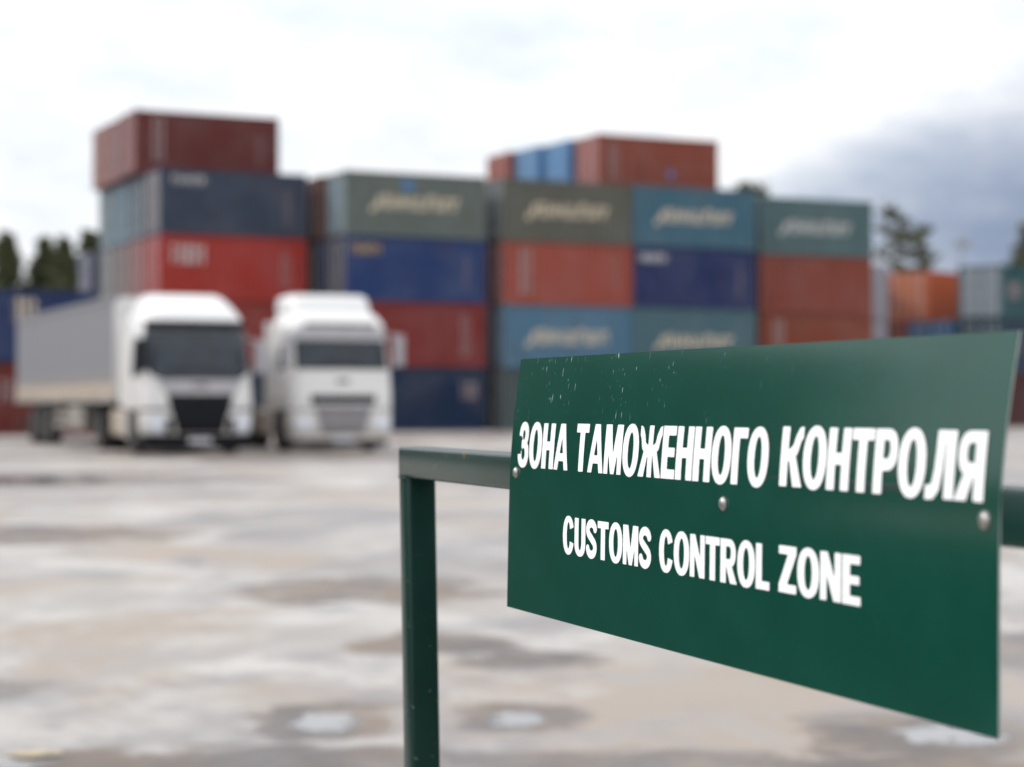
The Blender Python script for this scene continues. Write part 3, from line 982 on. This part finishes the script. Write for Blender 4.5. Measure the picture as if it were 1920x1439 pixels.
# trailer behind the left truck
tu, tv = Vector((math.cos(TY), math.sin(TY))), Vector((-math.sin(TY), math.cos(TY)))
tl_ = Vector((-6.90, 43.7)) + tv * 3.05
tr_ = empty('semi_trailer', (tl_.x, tl_.y, 0), TY, 'long grey curtain trailer with dirty lower side behind the left truck', 'trailer')
TLEN, TB, TT = 13.7, 1.18, 3.62
bx = MB(); bx.box(-1.20, 1.20, 0.06, TLEN - 0.04, TB + 0.08, TT - 0.06)
bx.build('cargo_box', M['tarp'], tr_)
for s in (-1, 1):
    cu = MB()
    n = 150
    rows = []
    for z in np.linspace(TB + 0.42, TT - 0.10, 4):
        rows.append([(s * (1.225 + 0.008 * math.sin(i * 1.1)), 0.1 + (TLEN - 0.2) * i / n, z) for i in range(n + 1)])
    cu.grid(rows)
    cu.build('side_curtain', M['tarp'], tr_, smooth=60)
    for k in range(4):
        y0 = 0.1 + (TLEN - 0.2) * k / 4
        sbm = MB(); sbm.box(min(s * 1.205, s * 1.25), max(s * 1.205, s * 1.25), y0 + 0.02, y0 + (TLEN - 0.2) / 4 - 0.02, TB + 0.10, TB + 0.42)
        sbm.build('drop_side_board', M['tank'], tr_)
    rl = MB(); rl.box(min(s * 1.19, s * 1.255), max(s * 1.19, s * 1.255), 0, TLEN, TB - 0.02, TB + 0.09)
    rl.build('side_rail', M['alu'], tr_)
    tr2 = MB(); tr2.box(min(s * 1.17, s * 1.255), max(s * 1.17, s * 1.255), 0, TLEN, TT - 0.10, TT)
    tr2.build('top_rail', M['tarp'], tr_)
    for y in (8.6, 9.9, 11.2):
        wheel(tr_, s * 1.05, y, side=s)
    lg = MB(); lg.box(min(s * 0.72, s * 0.84), max(s * 0.72, s * 0.84), 3.0, 3.14, 0.25, TB - 0.02); lg.box(min(s * 0.65, s * 0.91), max(s * 0.65, s * 0.91), 2.95, 3.19, 0.21, 0.25)
    lg.build('landing_leg', M['chassis'], tr_)
    ug = MB()
    for z0 in (0.5, 0.78):
        ug.box(min(s * 1.17, s * 1.21), max(s * 1.17, s * 1.21), 3.7, 7.7, z0, z0 + 0.13)
    for y0 in (4.0, 7.3):
        ug.box(min(s * 1.12, s * 1.17), max(s * 1.12, s * 1.17), y0, y0 + 0.08, 0.48, TB - 0.02)
    ug.build('side_guard', M['alu'], tr_)
    tb_ = MB(); tb_.box(min(s * 0.55, s * 1.16), max(s * 0.55, s * 1.16), 4.6, 6.1, 0.52, 1.08)
    tb_.build('pallet_box', M['alu'], tr_, bevel=0.03)
fh = MB(); fh.box(-1.25, 1.25, 0, 0.06, TB - 0.02, TT)
fh.build('headboard', M['truck'], tr_)
rfm = MB(); rfm.box(-1.25, 1.25, 0.0, TLEN, TT, TT + 0.03)
rfm.build('roof_sheet', M['tarp'], tr_)
cm = MB()
for s in (-1, 1):
    cm.box(min(s * 0.55, s * 0.68), max(s * 0.55, s * 0.68), 0.4, TLEN - 0.1, 0.98 if False else 0.99, TB + 0.08)
    for y in (8.6, 9.9, 11.2):
        cm.box(min(s * 0.55, s * 0.66), max(s * 0.55, s * 0.66), y - 0.1, y + 0.1, 0.5, 0.99)
for y in (8.6, 9.9, 11.2):
    cm.tube([(-0.95, y, 0.5), (0.95, y, 0.5)], 0.08, 10)
cm.box(-1.2, 1.2, TLEN - 0.2, TLEN - 0.05, 0.45, 0.6)
cm.build('chassis', M['chassis'], tr_)

# ------------------------------------------------------------------ pines, forest, mast
def pine(name, x, y, h, seed, label, crown_from=0.35, rad=2.2,  n_clump=46, leaves=110, group='pines beyond the containers'):
    rnd = random.Random(seed)
    root = empty(name, (x, y, 0), rnd.uniform(0, 6), label, 'tree', group)
    tk = MB()
    pts = [(0.12 * math.sin(i * 1.3 + seed), 0.12 * math.cos(i * 0.9 + seed), h * 0.97 * i / 9) for i in range(10)]
    tk.tube(pts, [0.24 * (1 - 0.88 * i / 9) for i in range(10)], 8)
    tk.build('trunk', M['bark'], root, smooth=60)
    lb, lf = MB(), MB()
    for i in range(n_clump):
        q = crown_from + (1 - crown_from) * ((i + rnd.random()) / n_clump)
        z = h * q
        w = rad * (math.sin(math.pi * min(1, (1 - q) / (1 - crown_from) * 0.80 + 0.10)) ** 0.8) * rnd.uniform(0.35, 1.1)
        if crown_from < 0.25:
            w = rad * (0.12 + 1.05 * ((1 - q) / (1 - crown_from)) ** 0.75) * rnd.uniform(0.5, 1.1)
        a = i * 2.4 + rnd.uniform(-0.5, 0.5)
        e = Vector((math.cos(a) * w, math.sin(a) * w, z + 0.15 * w))
        k = min(9, max(0, int(q * 9.2)))
        b = Vector(pts[min(k, 9)]); b.z = min(z - 0.1, h * 0.96)
        lb.tube([b, (b + e) / 2 + Vector((0, 0, 0.1)), e], [0.05, 0.035, 0.012], 5)
        cs = rnd.uniform(0.45, 0.85) * (0.55 + 0.5 * rad / 2.2)
        if crown_from < 0.25:
            cs *= 0.30 + 0.75 * (1 - q) / (1 - crown_from)
        for j in range(leaves):
            d = Vector((rnd.gauss(0, 1), rnd.gauss(0, 1), rnd.gauss(0, 0.55))) * cs * 0.55
            c = e * rnd.choice([1, 1, 0.75]) + Vector((0, 0, z * 0)) + d
            if c.z > h * 1.02: c.z = h * 1.02 - rnd.random()
            if c.z < z - 1.5: c.z = z + d.z
            s = rnd.uniform(0.13, 0.30)
            n = Vector((rnd.gauss(0, 1), rnd.gauss(0, 1), rnd.gauss(0, 1))).normalized()
            p1 = n.orthogonal().normalized() * s
            p2 = n.cross(p1).normalized() * s * 0.5
            lf.add([c - p1, c + p2, c + p1, c - p2], [(0, 1, 2, 3)])
    lb.build('limbs', M['bark'], root, smooth=60)
    lf.build('crown', M['leaf'], root)
    return root
pine('pine_tree', -33.3, 130, 12.3, 1, 'dark pine at the left edge of the picture, above the navy container', 0.2, 1.9, 70, 190)
pine('pine_tree', -31.3, 132, 12.2, 2, 'slim pine second from the left edge', 0.2, 1.7, 70, 190)
pine('pine_tree', -29.3, 129, 11.9, 3, 'bushy pine third from the left, leaning towards the left stack', 0.2, 1.7, 70, 190)
pine('pine_tree', -28.0, 131, 12.5, 4, 'broad pine touching the left end of the container wall', 0.2, 2.1, 70, 190)
pine('pine_tree', 25.3, 130, 14.1, 5, 'tall ragged pine in the gap right of the container wall', 0.35, 1.5, 22, 60)
pine('pine_tree', 27.0, 131, 12.8, 6, 'lower pine with a clumped crown next to the tall one, above the orange container', 0.35, 1.35, 20, 60)
pine('pine_tree', 15.1, 125, 15.0, 7, 'pine whose tip shows over the teal blue container', 0.4, 1.3, 30)
pine('pine_tree', 34.6, 130, 12.9, 8, 'pine cut by the right edge of the picture', 0.3, 1.6)

def forest():
    rnd = random.Random(11)
    m = MB()
    def tree(x, y, h):
        w0 = rnd.uniform(1.3, 2.1)
        for j in range(320):
            q = rnd.random()
            z = h * (0.05 + 0.95 * q)
            r_ = w0 * (1 - q) ** 0.7 * math.sqrt(rnd.random()) + 0.1
            a = rnd.uniform(0, 6.283)
            c = Vector((x + r_ * math.cos(a), y + r_ * math.sin(a), z))
            s = rnd.uniform(0.35, 0.75)
            n = Vector((rnd.gauss(0, 1), rnd.gauss(0, 1), rnd.gauss(0, 0.6))).normalized()
            p1 = n.orthogonal().normalized() * s
            p2 = n.cross(p1).normalized() * s * 0.6
            m.add([c - p1, c + p2, c + p1, c - p2], [(0, 1, 2, 3)])
    for i in range(300):
        az = R(-88 + 118 * (i + rnd.random()) / 300)
        d = rnd.uniform(138, 172)
        tree(d * math.sin(az), d * math.cos(az), rnd.uniform(7.2, 10.0) + (1.2 if -18 < math.degrees(az) < -10 else 0))
    return m.build('forest', M['leaf2'], kind='stuff', label='dark strip of conifer wood beyond the yard', category='forest')
forest()

mast = empty('light_mast', (31.9, 140, 0), 0.3, 'thin floodlight mast above the pale barred container doors', 'mast')
mm = MB(); mm.tube([(0, 0, 0), (0, 0, 12.6)], [0.16, 0.07], 10)
mm.build('pole', M['galv'], mast, smooth=60)
for s in (-1, 1):
    hm = MB(); hm.box(min(0, s * 0.55), max(0, s * 0.55), -0.05, 0.05, 12.35, 12.45); hm.box(s * 0.36 - 0.22, s * 0.36 + 0.22, -0.28, -0.05, 12.2, 12.75)
    hm.build('floodlight', M['galv'], mast, bevel=0.02)

# ------------------------------------------------------------------ barrier and sign in the foreground
DS = Vector((0.3526, -0.9358))           # along the rail, left end to right end
NS = Vector((-0.9358, -0.3526))          # out of the sign's face
PL = Vector((-0.002, 2.397))
SW, SH, SZ = 1.0152, 0.300, 0.884
def rail_pt(s, o, z):
    p = PL + DS * s + NS * o
    return (p.x, p.y, z)
TUBE = 0.044
barrier = empty('barrier_frame', rail_pt(-0.4435, -0.023, 0), 0, 'dark green square tube barrier carrying the customs sign', 'barrier')
def child_local(m):
    b = barrier.location
    m.v = [(x - b.x, y - b.y, z - b.z) for x, y, z in m.v]
    return m
def bar_mesh(s0, s1, o0, o1, z0, z1, lean=0.0):
    m = MB()
    v = []
    for z in (z0, z1):
        k = lean * (1.0245 - z)
        for (s, o) in ((s0, o0), (s1, o0), (s1, o1), (s0, o1)):
            v.append(rail_pt(s + k * 0.35, o - k, z))
    m.add(v, [(0, 3, 2, 1), (4, 5, 6, 7), (0, 1, 5, 4), (1, 2, 6, 5), (2, 3, 7, 6), (3, 0, 4, 7)])
    return child_local(m)
O0, O1 = -0.0025, -0.0025 - TUBE
bar_mesh(-0.4655, 1.42, O0, O1, 1.0245, 1.0685).build('top_rail', M['rail'], barrier, bevel=0.0046, smooth=30)
bar_mesh(-0.4648, -0.4655 + TUBE, O0 - 0.0008, O1 + 0.0008, 0.0125, 1.040, 0.016).build('post', M['rail'], barrier, bevel=0.0046, smooth=30)
bar_mesh(1.42 - TUBE, 1.4193, O0 - 0.0008, O1 + 0.0008, 0.0125, 1.040).build('post', M['rail'], barrier, bevel=0.0046, smooth=30)
for s0, ln in ((-0.4655, 0.016), (1.42 - TUBE, 0.0)):
    k = ln * 1.01
    bar_mesh(s0 - 0.06 + k * .35, s0 + TUBE + 0.06 + k * .35, O0 + 0.06 - k, O1 - 0.06 - k, 0.0, 0.012).build('base_plate', M['rail'], barrier)

# weld bead where rail and post meet
wb = MB()
rw = random.Random(5)
pts_ = [rail_pt(-0.4655 + 0.007 + (TUBE - 0.012) * i / 22, O0 + 0.0002 + 0.0006 * rw.random(), 1.0243 + 0.0012 * rw.uniform(-1, 1)) for i in range(23)]
wb.tube(pts_, [0.0014 + 0.0006 * rw.random() for _ in pts_], 7)
child_local(wb).build('weld_bead', M['rail'], barrier, smooth=60)

sign = empty('customs_sign', rail_pt(SW / 2, 0, SZ), 0, 'dark green metal sign with white Russian and English lettering screwed to the rail', 'sign')
def soft(h):
    return 0.02 * math.log(1 + math.exp(max(-30, min(30, h / 0.02))))
def plate_off(s, t):
    q = s / SW
    h = t - 0.172
    hp = soft(h)
    up = (0.075 + 0.03 * q) * hp + (0.26 + 0.10 * q) * hp * hp
    dn = 0.024 * soft(-h) * (1 - q)
    ripple = 0.0011 * math.sin(5.2 * s + 0.7) * math.sin(9 * t + 0.3)
    return -up + dn + ripple
def plate_pt(s, t, lift=0.0):
    x, y, z = rail_pt(s, plate_off(s, t) + lift, SZ + t)
    b = sign.location
    return (x - b.x, y - b.y, z - b.z)
NSX, NTX = 96, 60
pm = MB()
F = [[plate_pt(SW * j / NSX, SH * i / NTX, 0.0) for j in range(NSX + 1)] for i in range(NTX + 1)]
K = [[plate_pt(SW * j / NSX, SH * i / NTX, -0.0016) for j in range(NSX + 1)] for i in range(NTX + 1)]
w, h = NSX + 1, NTX + 1
v = [p for r_ in F for p in r_] + [p for r_ in K for p in r_]
n0 = w * h
f1 = [(i * w + j, i * w + j + 1, (i + 1) * w + j + 1, (i + 1) * w + j) for i in range(h - 1) for j in range(w - 1)]
f2 = [(n0 + i * w + j, n0 + (i + 1) * w + j, n0 + (i + 1) * w + j + 1, n0 + i * w + j + 1) for i in range(h - 1) for j in range(w - 1)]
fe = []
for j in range(w - 1):
    fe.append((j, n0 + j, n0 + j + 1, j + 1))
    b = (h - 1) * w
    fe.append((b + j, b + j + 1, n0 + b + j + 1, n0 + b + j))
for i in range(h - 1):
    fe.append((i * w, (i + 1) * w, n0 + (i + 1) * w, n0 + i * w))
    e = w - 1
    fe.append((i * w + e, n0 + i * w + e, n0 + (i + 1) * w + e, (i + 1) * w + e))
me = bpy.data.meshes.new('panel')
me.from_pydata(v, [], f1 + f2 + fe)
me.polygons.foreach_set('material_index', [0] * (len(f1) + len(f2)) + [1] * len(fe))
uvl = me.uv_layers.new(name='UVMap')
for li, lp in enumerate(me.loops):
    vi = lp.vertex_index % n0
    uvl.data[li].uv = (SW * (vi % w) / NSX, SH * (vi // w) / NTX)
for p in me.polygons:
    p.use_smooth = p.material_index == 0
me.set_sharp_from_angle(angle=R(40))
link('panel', me, [M['sign'], M['sign_edge']], sign)

# ---- letters: signed-distance shapes, contoured into polygons that follow the plate
ST = 0.255
def rect(x0, y0, x1, y1):
    return lambda X, Y: np.maximum(np.maximum(x0 - X, X - x1), np.maximum(y0 - Y, Y - y1))
def poly(*pts):                          # convex polygon, any winding
    a = sum(pts[i][0] * pts[(i + 1) % len(pts)][1] - pts[(i + 1) % len(pts)][0] * pts[i][1] for i in range(len(pts)))
    if a < 0:
        pts = pts[::-1]
    def fn(X, Y):
        d = None
        for i in range(len(pts)):
            (x0, y0), (x1, y1) = pts[i], pts[(i + 1) % len(pts)]
            L = math.hypot(x1 - x0, y1 - y0)
            e = ((X - x0) * (y1 - y0) - (Y - y0) * (x1 - x0)) / L
            d = e if d is None else np.maximum(d, e)
        return d
    return fn
def ell(cx, cy, a, b, p=2.0):
    return lambda X, Y: ((np.abs((X - cx) / a) ** p + np.abs((Y - cy) / b) ** p) ** (1 / p) - 1) * min(a, b)
def line(pts, wd):
    def fn(X, Y):
        d = None
        for (x0, y0), (x1, y1) in zip(pts, pts[1:]):
            dx_, dy_ = x1 - x0, y1 - y0
            t = np.clip(((X - x0) * dx_ + (Y - y0) * dy_) / (dx_ * dx_ + dy_ * dy_), 0, 1)
            e = np.hypot(X - x0 - t * dx_, Y - y0 - t * dy_) - wd / 2
            d = e if d is None else np.minimum(d, e)
        return d
    return fn
def uni(*fs):
    return lambda X, Y: np.minimum.reduce([f(X, Y) for f in fs])
def sub(a, *bs):
    return lambda X, Y: np.maximum.reduce([a(X, Y)] + [-b(X, Y) for b in bs])
def cut(a, b):
    return lambda X, Y: np.maximum(a(X, Y), b(X, Y))
def mirror(a, w_):
    return lambda X, Y: a(w_ - X, Y)
def arc(cx, cy, a, b, t0, t1, n=14):
    return [(cx + a * math.cos(R(t0 + (t1 - t0) * i / n)), cy + b * math.sin(R(t0 + (t1 - t0) * i / n))) for i in range(n + 1)]
def O_(w_):
    return sub(ell(w_ / 2, .5, w_ / 2, .525, 2.2), ell(w_ / 2, .5, w_ / 2 - ST, .355, 2.1))
def H_(w_):
    return uni(rect(0, 0, ST, 1), rect(w_ - ST, 0, w_, 1), rect(0, .41, w_, .60))
def A_(w_):
    k = (w_ / 2 - .135)
    out = poly((0, 0), (w_, 0), (w_ / 2 + .135, 1), (w_ / 2 - .135, 1))
    lg = .215
    ya = (w_ / 2 - lg) / k
    hole = poly((lg + k * .36, .36), (w_ - lg - k * .36, .36), (w_ / 2, ya))
    notch = poly((lg, -.1 * 0 - .0001), (w_ - lg, -.0001), (w_ - lg - k * .19, .19), (lg + k * .19, .19))
    notch2 = poly((lg - .1 * k, -.1), (w_ - lg + .1 * k, -.1), (w_ - lg - k * .19, .19), (lg + k * .19, .19))
    return sub(out, hole, notch2)
def T_(w_):
    return uni(rect(0, .815, w_, 1), rect(w_ / 2 - ST / 2, 0, w_ / 2 + ST / 2, .9))
def M_(w_):
    s = .205
    return uni(rect(0, 0, s, 1), rect(w_ - s, 0, w_, 1), poly((0.02, 1), (.295, 1), (w_ / 2 + .09, 0), (w_ / 2 - .09, 0)), poly((w_ - .02, 1), (w_ - .295, 1), (w_ / 2 - .09, 0), (w_ / 2 + .09, 0)))
def E_(w_):
    return uni(rect(0, 0, ST, 1), rect(0, 0, w_, .18), rect(0, .415, w_ * .93, .59), rect(0, .82, w_ * .97, 1))
def G_(w_):
    return uni(rect(0, 0, ST, 1), rect(0, .815, w_, 1))
def P_(w_):
    r_ = .30
    o = uni(rect(0, 0, ST, 1), rect(0, .36, w_ - r_, 1), ell(w_ - r_, .68, r_, .32, 2.3))
    i = uni(rect(ST, .545, w_ - r_, .83), ell(w_ - r_, .6875, r_ - .215, .1425, 2.3))
    return sub(o, i)
def R_(w_):
    return uni(P_(w_ - .04), poly((.24, .42), (.50, .42), (w_ + .02, 0), (w_ - .28, 0)))
def K_(w_):
    band = rect(-1, 0, 3, 1)
    up = line([(w_ + .02, .91), (w_ - .08, .895), (w_ - .16, .80), (w_ - .24, .62), (.30, .52)], .20)
    dn = poly((.24, .60), (.47, .60), (w_ + .03, 0), (w_ - .27, 0))
    return uni(rect(0, 0, ST, 1), cut(up, rect(-1, 0, w_, 1)), dn, rect(ST - .02, .44, .36, .60))
def ZH_(w_):
    c = w_ / 2
    s = .205
    up = cut(line([(-.02, .91), (.06, .89), (.14, .78), (.20, .60), (.40, .51)], .18), rect(0, 0, w_, 1))
    dn = poly((-.02, 0), (.235, 0), (.43, .55), (.24, .58))
    half = uni(up, dn)
    return uni(rect(c - s / 2, 0, c + s / 2, 1), half, mirror(half, w_), rect(.30, .44, w_ - .30, .60))
def ZE_(w_):
    a = sub(ell(.27, .735, .285, .285, 2.2), ell(.27, .725, .075, .115, 2))
    b = sub(ell(.28, .295, .33, .315, 2.2), ell(.28, .295, .105, .135, 2))
    cu = poly((-.2, .72), (-.2, .30), (.19, .36), (.19, .655))
    cu2 = rect(-.2, .285, .14, .70)
    return uni(sub(uni(a, b), cu, cu2), rect(.155, .435, .34, .60))
def L_cyr(w_):
    leg = line([(.34, 1.0), (.335, .7), (.31, .42), (.25, .18), (.15, .09), (-.02, .085)], .215)
    return uni(rect(w_ - ST, 0, w_, 1), rect(.235, .815, w_, 1), cut(leg, rect(-.02, -.02, 1, 1)))
def C_l(w_):
    return sub(O_(w_ * 1.0), poly((w_ * .54, .355), (w_ * 1.3, .26), (w_ * 1.3, .80), (w_ * .54, .65)))
def U_(w_):
    return sub(uni(rect(0, .37, w_, 1), ell(w_ / 2, .37, w_ / 2, .39, 2.3)), rect(ST, .37, w_ - ST, 1.2), ell(w_ / 2, .37, w_ / 2 - ST, .22, 2.1))
def S_(w_):
    p = arc(w_ / 2, .735, w_ / 2 - .11, .175, 12, 232, 18) + arc(w_ / 2, .275, w_ / 2 - .11, .19, 58, -168, 18)
    return line(p, .215)
def N_(w_):
    s = .22
    return uni(rect(0, 0, s, 1), rect(w_ - s, 0, w_, 1), poly((0, 1), (.25, 1), (w_, 0), (w_ - .25, 0)))
def Z_(w_):
    return uni(rect(0, .82, w_, 1), rect(0, 0, w_, .185), poly((w_ - .30, .83), (w_, .83), (.30, .17), (0, .17)))
def L_l(w_):
    return uni(rect(0, 0, ST, 1), rect(0, 0, w_, .185))
GLY = {'З': (ZE_, .61), 'О': (O_, .76), 'Н': (H_, .70), 'А': (A_, .80), 'Т': (T_, .66), 'М': (M_, .86), 'Ж': (ZH_, 1.0), 'Е': (E_, .59),
       'Г': (G_, .55), 'К': (K_, .73), 'Р': (P_, .66), 'Л': (L_cyr, .73), 'Я': (lambda w_: mirror(R_(w_), w_), .72),
       'C': (C_l, .72), 'U': (U_, .69), 'S': (S_, .67), 'T': (T_, .66), 'O': (O_, .77), 'M': (M_, .85), 'N': (N_, .71), 'R': (R_, .73),
       'L': (L_l, .58), 'Z': (Z_, .64), 'E': (E_, .60)}
_contour = {}
def glyph(ch):
    """filled polygons of one letter in cap-height units (marching squares over its distance field)"""
    if ch in _contour:
        return _contour[ch]
    fn, w_ = GLY[ch]
    fn = fn(w_)
    st = 1 / 46
    xs = np.arange(-0.06, w_ + 0.06 + st, st) + 0.0013
    ys = np.arange(-0.06, 1.06 + st, st) + 0.0017
    X, Y = np.meshgrid(xs, ys)
    Dm = fn(X, Y)
    verts, faces, idx = [], [], {}
    def vid(key, p):
        if key not in idx:
            idx[key] = len(verts); verts.append(p)
        return idx[key]
    for i in range(len(ys) - 1):
        for j in range(len(xs) - 1):
            cs = [(i, j), (i, j + 1), (i + 1, j + 1), (i + 1, j)]
            ds = [Dm[c] for c in cs]
            if min(ds) >= 0:
                continue
            ring = []
            for k in range(4):
                a, b = cs[k], cs[(k + 1) % 4]
                da, db = ds[k], ds[(k + 1) % 4]
                if da < 0:
                    ring.append(vid(a, (xs[a[1]], ys[a[0]])))
                if (da < 0) != (db < 0):
                    t = da / (da - db)
                    ring.append(vid((min(a, b), max(a, b)), (xs[a[1]] + (xs[b[1]] - xs[a[1]]) * t, ys[a[0]] + (ys[b[0]] - ys[a[0]]) * t)))
            ring2 = [q for k, q in enumerate(ring) if q != ring[k - 1]]
            if len(ring2) >= 3:
                faces.append(tuple(ring2))
    _contour[ch] = (verts, faces)
    return _contour[ch]
def word(txt, s0, s1, base_t, cap, what):
    gap = 0.036
    total = sum(GLY[c][1] for c in txt) + gap * (len(txt) - 1)
    kx = (s1 - s0) / total
    x = s0
    holder = empty('word', (0, 0, 0))
    holder.parent = sign
    holder['label'] = what
    for c in txt:
        vs2, fs2 = glyph(c)
        m = MB()
        m.add([plate_pt(x + p[0] * kx, base_t + p[1] * cap, 0.0005) for p in vs2], fs2)
        me = m.mesh('letter')
        bm = bmesh.new(); bm.from_mesh(me)
        bmesh.ops.triangulate(bm, faces=bm.faces)
        bm.to_mesh(me); bm.free()
        link('letter', me, M['vinyl'], holder)
        x += (GLY[c][1] + gap) * kx
for txt, a, b, bt, cap, what in (('ЗОНА', .027, .1815, .1705, .0525, 'large white Russian word at the left'),
                                 ('ТАМОЖЕННОГО', .2015, .6445, .1705, .0530, 'longest white Russian word in the middle'),
                                 ('КОНТРОЛЯ', .667, .979, .1725, .0530, 'large white Russian word at the right'),
                                 ('CUSTOMS', .174, .406, .0775, .0415, 'first smaller white English word'),
                                 ('CONTROL', .4245, .653, .0775, .0415, 'middle smaller white English word'),
                                 ('ZONE', .670, .808, .0785, .0415, 'last smaller white English word')):
    word(txt, a * SW, b * SW, bt, cap, what)

# ---- pan-head screws with washers
def screw(s, t):
    m = MB()
    n = 24
    prof = [(o * 0.72, r_ * 0.80) for o, r_ in ((0.0000, 0.0088), (0.0010, 0.0088), (0.0012, 0.0074), (0.0024, 0.0070), (0.0038, 0.0058), (0.0046, 0.0038), (0.0049, 0.0016))]
    vv, ff = [], []
    for (o, r_) in prof:
        for k in range(n):
            a = 2 * math.pi * k / n
            p = Vector(plate_pt(s + r_ * math.cos(a), t + r_ * math.sin(a), 0.0))
            q = Vector(plate_pt(s, t, 0.0)) + Vector((DS.x, DS.y, 0)) * r_ * math.cos(a) + Vector((0, 0, 1)) * r_ * math.sin(a) + Vector((NS.x, NS.y, 0)) * (o + 0.0003)
            vv.append(q)
    for i in range(len(prof) - 1):
        for k in range(n):
            k2 = (k + 1) % n
            ff.append((i * n + k, i * n + k2, (i + 1) * n + k2, (i + 1) * n + k))
    ff.append(tuple((len(prof) - 1) * n + k for k in range(n)))
    m.add(vv, ff)
    # cross slot, sunk look by four raised lands is too fine here: two narrow dark-edged bars cut as grooves
    return m.build('screw', M['zinc'], sign, smooth=40)
screw(0.0215 * SW, 0.1630)
screw(0.5614 * SW, 0.1515)
screw(0.982 * SW, 0.1595)

# ------------------------------------------------------------------ unseen hut added behind the camera to darken the post's face
hut = empty('unseen_hut', (2.6, -7.0, 0), 0, 'low dark brick hut, unseen, added behind the camera to darken the post', 'hut')
wm = MB()
wm.box(0, 5, 0, 0.2, 0, 2.8); wm.box(0, 5, 7.6, 7.8, 0, 2.8); wm.box(4.8, 5, 0.2, 7.6, 0, 2.8)
wm.box(0, 0.2, 0.2, 2.0, 0, 2.8); wm.box(0, 0.2, 2.9, 4.4, 0, 2.8); wm.box(0, 0.2, 6.0, 7.6, 0, 2.8)
wm.box(0, 0.2, 2.0, 2.9, 2.1, 2.8); wm.box(0, 0.2, 4.4, 6.0, 0, 1.0); wm.box(0, 0.2, 4.4, 6.0, 2.2, 2.8)
wm.build('wall', simple('dark_brick', (0.11, 0.055, 0.04), 0.8, 0, 0.25, 12), hut)
rm = MB(); rm.box(-0.35, 5.35, -0.35, 8.15, 2.803, 3.0)
rm.build('roof', M['chassis'], hut)
dm_ = MB(); dm_.box(0.08, 0.13, 2.0, 2.9, 0.0, 2.098)
dm_.build('door', M['chassis'], hut)
gm = MB(); gm.box(0.09, 0.11, 4.4, 6.0, 1.0, 2.2)
gm.build('window', M['glass'], hut)

# ------------------------------------------------------------------ unseen sheet fence added left of the frame to darken the sign's reflection
fence = empty('unseen_fence', (-3.5, 4.9, 0), 0, 'unseen dark green sheet fence added for the sign to mirror, one low and one high bay', 'fence')
fmat = simple('fence_green_sheet', (0.008, 0.020, 0.015), 0.55, 0, 0.2, 4, spec=0.2)
FPTS = [((-3.38, 6.9), 2.1), ((-3.52, 4.75), 2.1), ((-3.62, 3.7), 0.85), ((-3.72, 2.5), 0.85)]
for i, ((x, y), h_) in enumerate(FPTS):
    m = MB()
    m.box(x + 3.5 - 0.03, x + 3.5 + 0.03, y - 4.9 - 0.03, y - 4.9 + 0.03, 0, h_ + 0.05)
    m.build('post', fmat, fence)
for ((xa, ya), ha), ((xb, yb), hb) in zip(FPTS, FPTS[1:]):
    h_ = min(ha, hb) if ha == hb else 0.85
    nb = 10
    for q in range(nb):
        a0, a1 = (q + 0.04) / nb, (q + 0.96) / nb
        m = MB()
        ax, ay = xa + (xb - xa) * a0 + 3.5, ya + (yb - ya) * a0 - 4.9
        bx_, by_ = xa + (xb - xa) * a1 + 3.5, ya + (yb - ya) * a1 - 4.9
        v = []
        for z in (0.06, h_):
            v += [(ax + 0.034, ay, z), (bx_ + 0.034, by_, z), (bx_ + 0.049, by_, z), (ax + 0.049, ay, z)]
        m.add(v, [(0, 3, 2, 1), (4, 5, 6, 7), (0, 1, 5, 4), (1, 2, 6, 5), (2, 3, 7, 6), (3, 0, 4, 7)])
        m.build('sheet_board', fmat, fence)
